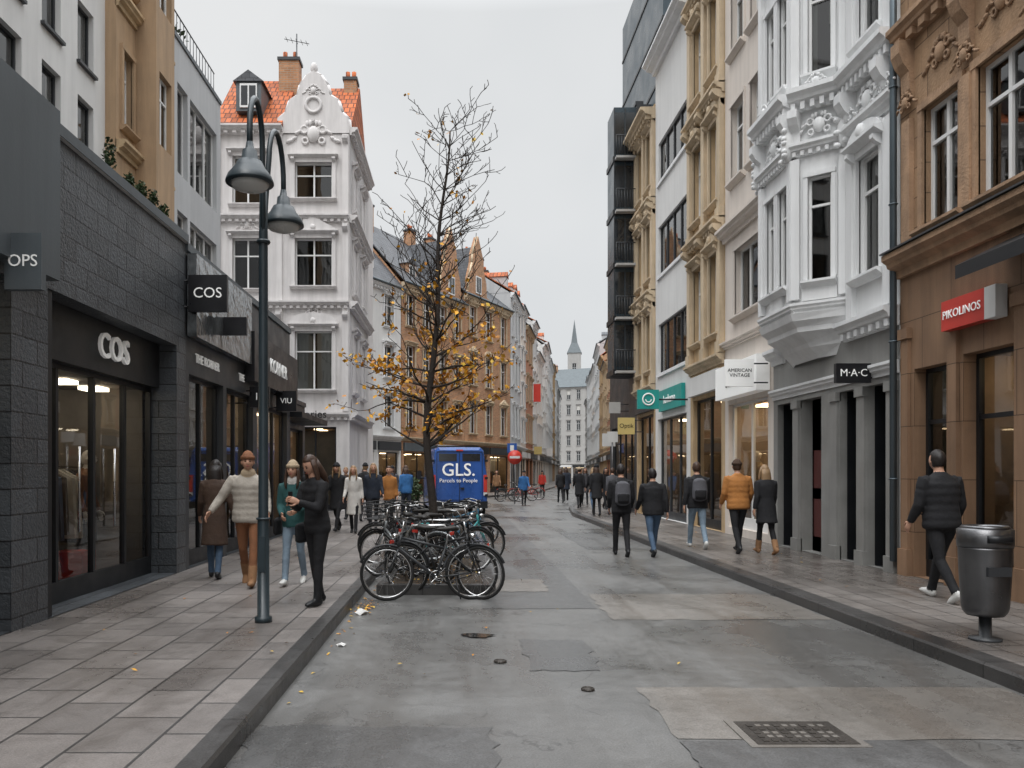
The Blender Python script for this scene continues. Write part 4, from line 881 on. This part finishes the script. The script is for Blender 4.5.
# ------------------------------------------------------------ people
def cloth(name,c,rough=.85,b=.6,var=.18): return pmat(name,c,rough,var,5,b,11,streak=0)
SKIN=pmat('skin',(.48,.27,.185),.55,.06,8,.02,60,streak=0)
C={k:cloth('cloth_'+k,v) for k,v in dict(black=(.012,.012,.014),navy=(.018,.024,.038),brown=(.06,.036,.025),jeans=(.06,.10,.16),ljeans=(.18,.24,.30),rust=(.20,.085,.04),offw=(.38,.345,.30),teal=(.02,.075,.075),white=(.55,.53,.50),orange=(.36,.15,.04),blue=(.03,.12,.3),grey=(.08,.08,.09),beige=(.36,.28,.19),red=(.4,.03,.02),tanb=(.26,.14,.07)).items()}
HB=cloth('hair_brown',(.05,.026,.016),.5,.6); HK=cloth('hair_black',(.015,.011,.01),.5,.6); HBL=cloth('hair_blond',(.25,.16,.085),.5,.6)
WSHOE=pmat('white_shoe',(.6,.6,.58),.5,.06,5,0,40,streak=0); EYEW=pmat('eye',(.02,.014,.012),.2,0,1,0,streak=0); LIP=pmat('lip',(.30,.09,.07),.5,0,1,0,streak=0)
def resec(pts,rads,step,puff=0,amp=.07):
    out=[];ro=[]; acc=0
    for k in range(len(pts)-1):
        a=V(pts[k]);b=V(pts[k+1]); L=(b-a).length; n=max(1,int(L/step)); ra=rads[k] if isinstance(rads[k],tuple) else (rads[k],)*2; rb=rads[k+1] if isinstance(rads[k+1],tuple) else (rads[k+1],)*2
        for i in range(n if k<len(pts)-2 else n+1):
            t=i/n; s=acc+L*t
            f=1+(amp*abs(math.sin(math.pi*s/puff))-amp*.4 if puff else 0)
            out.append(a.lerp(b,t)); ro.append(((ra[0]*(1-t)+rb[0]*t)*f,(ra[1]*(1-t)+rb[1]*t)*f))
        acc+=L
    return out,ro
def person(name,X,Y,head,h=1.72,z=.12,jk='black',pa='black',sh=BLACK,hair=HB,hs='short',hat=None,hem=.84,puff=0,stride=24,la=None,ra=None,lean=3,fem=False,bag=None,look=(0,0),vox=.013,collar=None,skin=SKIN,phase=1,fat=1.0):
    e=empty(name,(X,Y,z),math.radians(head)); S=h/1.75; mb=MB(Matrix.Scale(S,4))
    J=C[jk];P_=C[pa]; rad=math.radians
    wf=.9 if fem else 1.0
    def leg(th,kn): 
        k=V((0,.43*math.sin(rad(th)),-.43*math.cos(rad(th)))); a=k+V((0,.41*math.sin(rad(th-kn)),-.41*math.cos(rad(th-kn)))); return k,a
    st=stride; LA=(st*.95,4 if st else 1); RA=(-st*.55,st*1.0+3 if st else 1)
    if phase<0: LA,RA=RA,LA
    kL,aL=leg(*LA); kR,aR=leg(*RA); low=min(aL.z,aR.z); hz=.085-low
    tl_=rad(lean)
    def up(x,y,zz):
        dz=zz-.92; return V((x,y*math.cos(tl_)+dz*math.sin(tl_),hz+dz*math.cos(tl_)))
    for s,(k,a,ang) in ((-1,(kL,aL,LA)),(1,(kR,aR,RA))):
        hp=V((s*.085*wf,0,hz)); K=hp+k; A=hp+a; A.x=s*.08*wf; K.x=s*.085*wf
        pp,rr=resec([hp+V((0,0,.05)),hp+V((0,0,-.06)),hp.lerp(K,.55),K,K.lerp(A,.35),K.lerp(A,.8),A+V((0,0,.0))],[(.08,.09),(.088,.098),(.075,.08),(.056,.06),(.056,.062),(.048,.05),(.05,.055)],.06)
        mb.loft(pp,[(a_*wf**.5,b_) for a_,b_ in rr],P_,12)
        sw=ang[0]-ang[1]; pit=rad(max(-55,min(20,sw*.9))) if abs(A.z-.085)>.03 or sw<-5 else 0
        if A.z-.085<.02 and sw>5: pit=rad(10)
        fw=V((0,math.cos(pit),math.sin(pit))); upv=V((0,-math.sin(pit),math.cos(pit)))
        hl=A-upv*.035-fw*.055
        mb.loft([hl-fw*.015,hl+fw*.02,hl+fw*.08,hl+fw*.16-upv*.008,hl+fw*.215-upv*.018,hl+fw*.235-upv*.02],[(.02,.025),(.038,.05),(.04,.05),(.045,.036),(.038,.024),(.015,.012)],sh,12)
        if sh is C['tanb']: mb.loft([A-upv*.02,A.lerp(K,.45)],[.056,.062],sh,12)
    mb.loft([V((0,0,hz-.09)),V((0,0,hz)),V((0,0,hz+.1)),up(0,0,1.08)],[(.13,.09),(.165*wf,.115),(.15,.11),(.135,.1)],P_,16)
    hw=.185*wf*fat
    secs=[]
    if hem<.7: secs+= [(hem,(hw*1.18,.17*fat+abs(st)*.0016)),((hem+.85)/2,(hw*1.1,.155*fat+abs(st)*.0008))]
    else: secs+=[(hem,(hw*1.02,.142*fat))]
    secs+=[(.95,(hw*1.03,.142*fat)),(1.1,(hw*(.86 if fem else .93),.125*fat)),(1.26,(.19*wf*fat,.13*fat)),(1.36,(.195*wf*fat,.122*fat)),(1.43,(.165*wf*fat,.1)),(1.475,(.10,.08)),(1.50,(.07,.07))]
    pp,rr=resec([up(0,-.005,q[0]) for q in secs],[q[1] for q in secs],.022,puff,.055)
    mb.loft(pp,rr,J,22)
    if collar is not None:
        mb.loft([up(0,.0,1.455),up(0,.005,1.49),up(0,.008,1.53),up(0,.01,1.545)],[(.095,.095),(.098,.098),(.085,.088),(.06,.065)],collar,16)
    hc=up(0,.02,1.60)+V((0,.02,0))
    mb.loft([up(0,0,1.44),up(0,.01,1.5),up(0,.02,1.57)],[(.058,.06),(.055,.056),(.052,.055)],skin,12)
    da=la or (-st*.7,8,18,0); db=ra or (st*.7,8,22,0)
    if phase<0 and not la and not ra: da,db=(st*.7,8,22,0),(-st*.7,8,18,0)
    hands=[]
    for s,(fw_,ou,el,inw) in ((-1,da),(1,db)):
        sp=up(s*.175*wf*min(fat,1.1),0,1.405)
        def dr(f,o): return V((s*math.sin(rad(o)),math.sin(rad(f))*math.cos(rad(o)),-math.cos(rad(f))*math.cos(rad(o))))
        E=sp+dr(fw_,ou)*.285; Wd=dr(fw_+el,ou-inw); Wp=E+Wd*.235
        pp,rr=resec([sp+V((-s*.05,0,.005)),sp,sp.lerp(E,.5),E,E.lerp(Wp,.5),Wp],[(.05,.055),(.068*fat,.068*fat),(.060*fat,.062*fat),(.051*fat,.053*fat),(.047*fat,.048*fat),(.038,.04)],.025,puff*.9,.06)
        mb.loft(pp,rr,J,14); hands.append((s,Wp,Wd))
    if bag=='pack':
        BK=C['grey']; mb.loft([up(0,-.17,1.0),up(0,-.2,1.04),up(0,-.215,1.2),up(0,-.2,1.38),up(0,-.17,1.42)],[(.1,.05),(.145,.085),(.15,.095),(.13,.08),(.08,.04)],BK,16)
        mb.loft([up(0,-.26,1.02),up(0,-.29,1.07),up(0,-.29,1.18),up(0,-.26,1.22)],[(.09,.02),(.11,.035),(.11,.035),(.09,.02)],C['black'],12)
        for s in (-1,1): mb.loft([up(s*.09,-.15,1.4),up(s*.1,-.03,1.47),up(s*.11,.09,1.38),up(s*.13,.12,1.2),up(s*.15,.0,1.05)],[(.022,.012)]*5,C['black'],8)
    if bag=='shoulder':
        mb.loft([up(.24,.0,.72),up(.24,0,.75),up(.24,0,.93),up(.24,0,.96)],[(.03,.1),(.05,.15),(.045,.14),(.02,.1)],C['black'],12); mb.tube(up(.22,0,.95),up(.14,.0,1.45),.012,C['black'],6)
    me=bpy.data.meshes.new('tmp'); me.from_pydata([tuple(p) for p in mb.v],[],mb.f); ob=bpy.data.objects.new('tmp',me); sc.collection.objects.link(ob)
    rm=ob.modifiers.new('r','REMESH'); rm.mode='VOXEL'; rm.voxel_size=vox
    sm=ob.modifiers.new('s','SMOOTH'); sm.factor=.5; sm.iterations=3
    bpy.context.view_layer.update(); me2=bpy.data.meshes.new_from_object(ob.evaluated_get(bpy.context.evaluated_depsgraph_get())); bpy.data.objects.remove(ob)
    bv=BVHTree.FromPolygons([tuple(p) for p in mb.v],mb.f); me2.materials.clear()
    for m in mb.mats: me2.materials.append(m)
    mi=[]
    for p in me2.polygons:
        r=bv.find_nearest(p.center); mi.append(mb.mi[r[2]] if r[2] is not None else 0)
    me2.polygons.foreach_set('material_index',mi); me2.polygons.foreach_set('use_smooth',[True]*len(mi)); me2.name='body'
    bo=bpy.data.objects.new('body',me2); sc.collection.objects.link(bo); bo.parent=e
    hd=MB(Matrix.Scale(S,4)@Matrix.Translation(hc+V((0,.0,.035)))@Matrix.Rotation(rad(look[0]),4,'Z')@Matrix.Rotation(rad(look[1]),4,'X'))
    def hf(q):
        x,y,zz=q; w=1.0
        if zz<0: w=1-.38*(-zz)**1.6
        y2=y*(1-.12*max(0,-zz)) if y<0 else y*(1+.04*max(0,-zz))
        nose=math.exp(-((x/.13)**2+((zz+.12)/.2)**2)) if y>0 else 0
        ex=math.exp(-(((abs(x)-.36)/.2)**2+((zz-.08)/.13)**2)) if y>0 else 0
        chin=math.exp(-((x/.3)**2+((zz+.85)/.2)**2))*.1 if y>-.1 else 0
        return V((x*w,y2+nose*.22-ex*.07+chin,zz))
    hd.ell((0,0,0),(.074,.094,.115),skin,28,22,fn=hf)
    for s in (-1,1):
        hd.ell((s*.028,.083,.008),(.012,.008,.007),EYEW,8,6); hd.ell((s*.03,.088,.028),(.018,.006,.004),hair,8,4); hd.ell((s*.075,-.002,-.005),(.012,.022,.03),skin,8,6)
    hd.ell((0,.092,-.055),(.024,.008,.007),LIP,8,5)
    def hairf(lim,back):
        def f(q):
            x,y,zz=q; face=(y>.15 and zz<lim) or (zz<back and y>-.15) or zz<back-.35
            k=.86 if face else 1.0+.03*math.sin(x*17+zz*9)*math.cos(y*13)
            return V((x*k,y*k,zz*k))
        return f
    if not (hat and hs=='short'): hd.ell((0,-.008,.008),(.084,.104,.124),hair,26,20,fn=hairf(.5,-.25))
    else: hd.ell((0,-.01,.0),(.080,.1,.118),hair,26,20,fn=hairf(.5,-.35))
    if hs=='long':
        hd.loft([(0,-.05,.03),(0,-.07,-.06),(0,-.085,-.16),(0,-.09,-.26),(0,-.085,-.33)],[(.08,.06),(.092,.055),(.1,.05),(.09,.04),(.05,.02)],hair,18)
        for s in (-1,1): hd.loft([(s*.06,-.01,.07),(s*.083,.01,-.02),(s*.09,.025,-.12),(s*.088,.045,-.2),(s*.075,.055,-.26)],[(.02,.04),(.018,.036),(.022,.032),(.02,.025),(.01,.01)],hair,10)
    if hat is not None:
        hd.ell((0,-.012,.012),(.088,.108,.138),hat,26,20,fn=lambda q:V((q.x,q.y,max(q.z,.18))))
        hd.loft([(0,-.012,.028),(0,-.012,.03),(0,-.012,.07),(0,-.012,.078)],[(.083,.103),(.092,.112),(.091,.111),(.084,.104)],hat,24)
    hd.done('head',e)
    hm=MB(Matrix.Scale(S,4))
    for s,Wp,Wd in hands:
        d=Wd.normalized(); pn=V((-s,0,0)); pn=(pn-d*pn.dot(d)).normalized(); w=d.cross(pn); 
        if w.y<0: w=-w
        hm.loft([Wp-d*.03,Wp+d*.01,Wp+d*.05,Wp+d*.09,Wp+d*.098],[(.024,.017),(.028,.017),(.038,.016),(.04,.014),(.034,.01)],skin,10,side=w)
        for i,(o,l) in enumerate(((.028,.072),(.0095,.08),(-.0095,.074),(-.027,.058))):
            p0=Wp+d*.085+w*o; p1=p0+(d+pn*.25).normalized()*l*.45; p2=p1+(d+pn*.8).normalized()*l*.33; p3=p2+(d+pn*1.3).normalized()*l*.25
            hm.loft([p0,p1,p2,p3],[.0088,.0082,.0075,.0055],skin,7)
        p0=Wp+d*.025+w*.025; p1=p0+(d*.6+w*.8).normalized()*.035; p2=p1+(d+w*.4+pn*.3).normalized()*.03; p3=p2+(d+pn*.4).normalized()*.022
        hm.loft([p0,p1,p2,p3],[.013,.011,.0095,.006],skin,7)
    hm.done('hands',e)
    return e,hands,S
PE=person
PE('woman_in_long_coat',-3.43,11.1,8,1.65,jk='brown',pa='jeans',sh=BLACK,hair=HK,hs='long',hem=.5,fem=True,stride=12,la=(5,10,30,0),ra=(-5,14,15,0))
PE('man_in_puffer_jacket',-2.78,10.43,186,1.76,jk='offw',pa='rust',sh=C['tanb'],hair=HB,hat=C['rust'],hem=.86,puff=.085,stride=20,fat=1.12,ra=(10,32,25,5),la=(12,10,35,0),collar=C['beige'],look=(8,0))
PE('woman_in_teal_jacket',-2.2,10.5,175,1.63,jk='teal',pa='ljeans',sh=WSHOE,hair=HB,hs='long',hat=C['beige'],hem=.84,stride=16,fem=True,bag='shoulder',la=(5,8,70,30),ra=(0,8,60,30),collar=C['white'],phase=-1)
ph=PE('woman_with_phone',-1.6,8.86,140,1.66,jk='black',pa='black',sh=BLACK,hair=HB,hs='long',hem=.86,puff=.09,stride=6,fem=True,la=(20,6,92,34),ra=(20,6,92,34),look=(0,-26),lean=5,bag='shoulder')
hh=ph[1]; S_=ph[2]; mid=(hh[0][1]+hh[1][1])*.5+(hh[0][2]+hh[1][2])*.5*.09; mb=MB(Matrix.Scale(S_,4)); mb.box(mid.x-.036,mid.x+.036,mid.y-.02,mid.y-.01,mid.z-.06,mid.z+.09,BLACK); mb.done('phone',ph[0])
PE('woman_in_white_coat',-2.6,19.3,180,1.64,jk='white',pa='black',hair=HBL,hs='long',hem=.5,fem=True,stride=14,vox=.018)
far=[(-3.1,20,170,1.75,'black','black'),(-3.55,19.6,185,1.7,'grey','navy'),(-2.25,20.4,180,1.72,'navy','black'),(-3.95,21.5,10,1.7,'black','jeans'),(-1.95,21.6,175,1.66,'orange','black'),(-1.75,25.5,20,1.7,'blue','navy'),(-2.9,24,0,1.75,'black','black'),(-3.6,25,180,1.68,'brown','black'),(-2.5,29,180,1.7,'grey','black'),(-3.3,17.6,5,1.7,'black','black'),
 (4.9,33,0,1.72,'black','black'),(5.6,36,180,1.7,'grey','black'),(4.9,29.5,10,1.68,'black','jeans'),(5.4,41,0,1.75,'navy','black'),(5.7,31.5,180,1.7,'black','black'),(6.0,40,180,1.7,'brown','black'),(7,48,0,1.7,'black','black'),(5.3,52,180,1.7,'red','black'),(8.4,56,0,1.75,'black','navy'),(3.0,38,180,1.72,'blue','black'),(8,60,180,1.7,'white','black'),(2.1,47,170,1.7,'tanb','black'),(.4,41.5,170,1.72,'black','jeans'),(-3.4,28,0,1.7,'black','jeans'),(4.6,27,0,1.74,'black','black'),(5.2,27.3,0,1.65,'grey','jeans'),(4.75,38,0,1.7,'black','black'),(6.6,50,180,1.7,'grey','black')]
for i,(x,y,hd_,h_,j_,p_) in enumerate(far):
    zz=0 if (-1.3<x<4 and y<50) or (y>50 ) else .12
    PE('pedestrian',x,y,hd_+R.uniform(-12,12),h_,z=zz,jk=j_,pa=p_,hair=R.choice([HB,HK,HBL]),hs=R.choice(['short','long']),fem=R.random()<.5,stride=R.uniform(10,26),hem=R.choice([.84,.8,.6]),vox=.024,phase=R.choice([1,-1]),hat=R.choice([None,None,C['black'],C['beige']]))
PE('man_with_backpack',3.06,15.2,-3,1.77,z=0,jk='black',pa='black',hair=HK,stride=18,bag='pack',la=(4,8,30,10),ra=(4,8,30,10))
PE('man_in_dark_jacket',3.67,15.2,3,1.70,z=0,jk='black',pa='jeans',hair=HK,stride=22,phase=-1,fat=1.1)
PE('man_with_backpack',4.6,15.5,-3,1.72,jk='black',pa='ljeans',sh=WSHOE,hair=HB,stride=24,bag='pack',fat=1.08)
PE('man_in_orange_jacket',5.08,14.6,2,1.72,jk='orange',pa='black',hair=HB,hat=C['brown'],stride=18,fat=1.12,puff=.1,phase=-1,la=(0,12,35,10),ra=(0,12,35,10))
PE('woman_in_black_coat',5.52,14.4,5,1.62,jk='black',pa='black',sh=C['tanb'],hair=HBL,hs='long',hem=.62,fem=True,stride=16,fat=1.05)
PE('man_in_black_puffer',5.55,9.2,6,1.77,jk='black',pa='black',sh=WSHOE,hair=HK,hem=.86,puff=.09,stride=22,fat=1.12,la=(2,12,30,8),ra=(0,14,30,12),vox=.012,phase=-1)
for (x,y,hd_,j_) in ((-5.2,9.0,90,'grey'),(-5.3,11.2,90,'rust'),(-4.85,14.8,100,'white'),(6.85,17.2,-90,'white'),(6.9,18.4,-90,'beige')):
    PE('shop_mannequin',x,y,-hd_ ,1.75,z=.14 if x<0 else .32,jk=j_,pa='grey',hair=C['white'],skin=C['white'],stride=0,hem=.6,vox=.02,fem=True)

# ------------------------------------------------------------ light & camera
w=bpy.data.worlds.new('World'); sc.world=w; w.use_nodes=True; t=w.node_tree; t.nodes.clear()
out=nd(t,'ShaderNodeOutputWorld'); b1=nd(t,'ShaderNodeBackground'); b2=nd(t,'ShaderNodeBackground'); ad=nd(t,'ShaderNodeAddShader')
sky=nd(t,'ShaderNodeTexSky'); sky.sky_type='NISHITA'; sky.sun_disc=False; sky.sun_elevation=math.radians(55); sky.sun_rotation=math.radians(200); sky.dust_density=5
hs_=nd(t,'ShaderNodeHueSaturation'); hs_.inputs['Saturation'].default_value=.15; t.links.new(sky.outputs[0],hs_.inputs['Color']); t.links.new(hs_.outputs[0],b1.inputs[0]); b1.inputs[1].default_value=.02
tc=nd(t,'ShaderNodeTexCoord'); sx=nd(t,'ShaderNodeSeparateXYZ'); t.links.new(tc.outputs['Generated'],sx.inputs[0])
k=mrange(t,sx.outputs[2],.5,1,0,1); cl=noise_(t,tc.outputs['Generated'],2.2,4,.5,.3)
c_=mixc(t,mrange(t,cl,.35,.65,0,1),(.64,.66,.675,1),(.74,.75,.755,1)); c2=mixc(t,k,c_,(4.0,4.12,4.25,1))
t.links.new(c2,b2.inputs[0]); b2.inputs[1].default_value=1; t.links.new(b1.outputs[0],ad.inputs[0]); t.links.new(b2.outputs[0],ad.inputs[1]); t.links.new(ad.outputs[0],out.inputs[0])
sl=bpy.data.lights.new('sun','SUN'); sl.energy=1.15; sl.angle=math.radians(30); sl.color=(1,.985,.96); so=bpy.data.objects.new('sun',sl); sc.collection.objects.link(so)
so.rotation_euler=(math.radians(35),0,math.radians(-20)); so.location=(0,-10,30)
cam=bpy.data.cameras.new('camera'); co=bpy.data.objects.new('camera',cam); sc.collection.objects.link(co); sc.camera=co
co.location=(0,0,1.6); co.rotation_euler=(math.radians(90),0,0); cam.lens=28; cam.sensor_width=36; cam.shift_x=51/1024; cam.shift_y=88/1024; cam.clip_end=3000; cam.clip_start=.05
sc.view_settings.view_transform='Standard'; sc.view_settings.look='None'; sc.view_settings.exposure=0
print('objects',len(bpy.data.objects))
